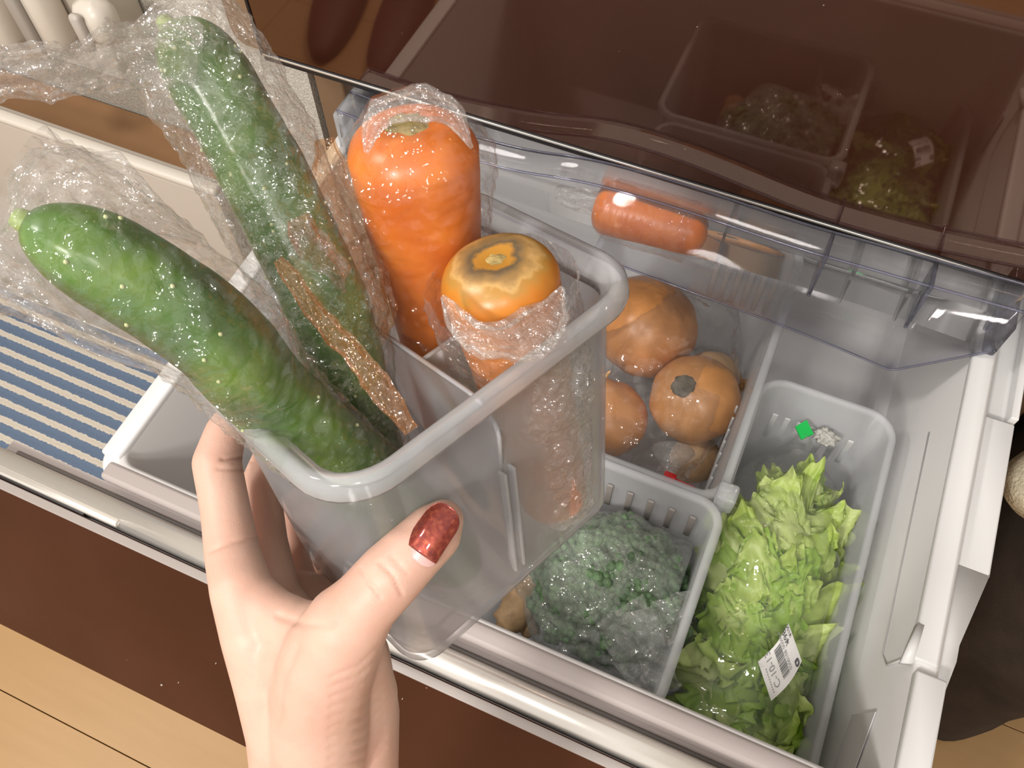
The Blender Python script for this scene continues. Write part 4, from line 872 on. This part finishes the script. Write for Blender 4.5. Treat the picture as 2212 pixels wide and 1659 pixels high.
nail(.06, 1.03, .0010, .99, nail_mat(), 'nail_polish', tn, 'metallic red nail polish')

# ------------------------------------------------------------------ dark bag on the floor at the right, with its webbing strap
FAB = simple('dark_brown_canvas', (.028, .017, .011), .9, var=.3, vscale=30, bs=.5, bscale=500)
foot = spline([(.312, .62, 0), (.285, .50, 0), (.30, .40, 0), (.37, .350, 0), (.43, .385, 0), (.49, .46, 0), (.62, .56, 0), (.78, .72, 0), (.74, .95, 0), (.52, 1.0, 0), (.34, .97, 0), (.310, .80, 0), (.312, .62, 0)], 72)[:-1]
cen = foot.mean(0); rings = []
for z_, k in ((.001, .955), (.006, .975), (.02, .992), (.08, 1.0), (.16, .995), (.20, .975), (.235, .985), (.30, .985), (.36, .96), (.40, .90), (.42, .78), (.425, .5), (.42, .2), (.418, .02)):
    rings.append([(cen[0]+(p[0]-cen[0])*k+.006*nz((p[0], p[1], z_), 9, 1), max(cen[1]+(p[1]-cen[1])*k+.010*nz((p[0], p[1], z_), 7, 2), .33), z_) for p in foot])
tb = thing('tote_bag', 'dark brown canvas bag with a cream strap on the floor right of the drawer', 'bag', (cen[0], cen[1], 0))
V, F = loft(rings, True, True); V[:, 0] = np.maximum(V[:, 0], np.where(V[:, 1] > .595, .302, .24)); mk('body', V, F, FAB, tb)
WEB = simple('cream_webbing', (.62, .55, .40), .85, bs=1.0, bscale=420, bdist=.002, var=.2, vscale=260)
sp_ = [atz(2330, 930, .415), atz(2255, 960, .435), atz(2200, 1000, .445), atz(2190, 1045, .445), atz(2222, 1098, .440), atz(2310, 1150, .415)]
P = spline(sp_, 50); T, N, B = frames(P); rings = []
for i in range(50):
    up = np.array([.25, -.1, .9]); up -= T[i]*(up@T[i]); up /= np.linalg.norm(up); sd = np.cross(T[i], up); rings.append([P[i]+sd*.0016+up*.013, P[i]-sd*.0016+up*.013, P[i]-sd*.0016-up*.013, P[i]+sd*.0016-up*.013])
mk('strap', *loft(rings, True, True), WEB, tb, label='cream woven strap')
rb0 = atz(2175, 690, .49)
mk('rail_bracket', *loft([[(.2275, .50, .470), (.258, .56, .47), (.258, .598, .47), (.2275, .598, .47)], [(.2275, .515, .512), (.252, .565, .512), (.252, .598, .512), (.2275, .598, .512)]], True, True), simple('grey_bracket', (.20, .22, .20), .4), fr, label='grey rail bracket')

# ------------------------------------------------------------------ slippers in front, seen in the glass door
SLP = simple('maroon_slipper', (.085, .022, .020), .6, bs=.2, bscale=300); SOLE = simple('slipper_sole', (.03, .015, .012), .7); INS = simple('slipper_insole', (.11, .04, .035), .7)
def slipper(label, toe, heel):
    toe, heel = np.array(toe), np.array(heel); toe[2] = heel[2] = 0; ax_ = toe-heel; ln = np.linalg.norm(ax_); ax_ /= ln; sd = np.cross([0, 0, 1], ax_)
    t = thing('slipper', label, 'slipper', (toe+heel)/2, group='slippers on the floor'); ol = []
    for a in np.linspace(0, 2*math.pi, 48, endpoint=False):
        c_, s_ = math.cos(a), math.sin(a); wd = .050 if c_ > 0 else .040; ol.append((toe+heel)/2+ax_*ln/2*c_+sd*(wd*s_*(1+.12*c_)))
    ol = np.array(ol); c0 = ol.mean(0)
    def rg_(k, z_): return [tuple(c0[:2]+(p[:2]-c0[:2])*k)+(z_,) for p in ol]
    mk('sole', *loft([rg_(.95, .0005), rg_(1, .004), rg_(1, .018), rg_(.97, .020)], True, True), SOLE, t); mk('insole', *loft([rg_(.94, .0202), rg_(.90, .023)], True, True), INS, t)
    V = []; nu, nv = 24, 18
    for j in range(nv+1):
        q = j/nv; x_ = ln*(.02+.48*q)
        for i in range(nu+1):
            a = math.pi*i/nu; wd = .051*math.sqrt(max(0.0, 1-(x_/(ln/2))**2*.97)); hh = .045*(1-.45*q)*math.sqrt(max(.0, 1-q**4*.98)); V.append(c0+ax_*x_+sd*wd*math.cos(a)+np.array([0, 0, .019+hh*math.sin(a)]))
    F = []
    for j in range(nv):
        for i in range(nu): a = j*(nu+1)+i; F.append([a, a+1, a+nu+2, a+nu+1])
    o_ = mk('upper', V, F, SLP, t); sm_ = o_.modifiers.new('thick', 'SOLIDIFY'); sm_.thickness = .004; sm_.offset = -1
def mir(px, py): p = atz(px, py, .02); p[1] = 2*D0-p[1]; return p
slipper('maroon slipper on the floor, left one in the door reflection', mir(690, 118), mir(805, -190))
slipper('maroon slipper on the floor, partly behind the drawer reflection', mir(815, 160), mir(960, -150))
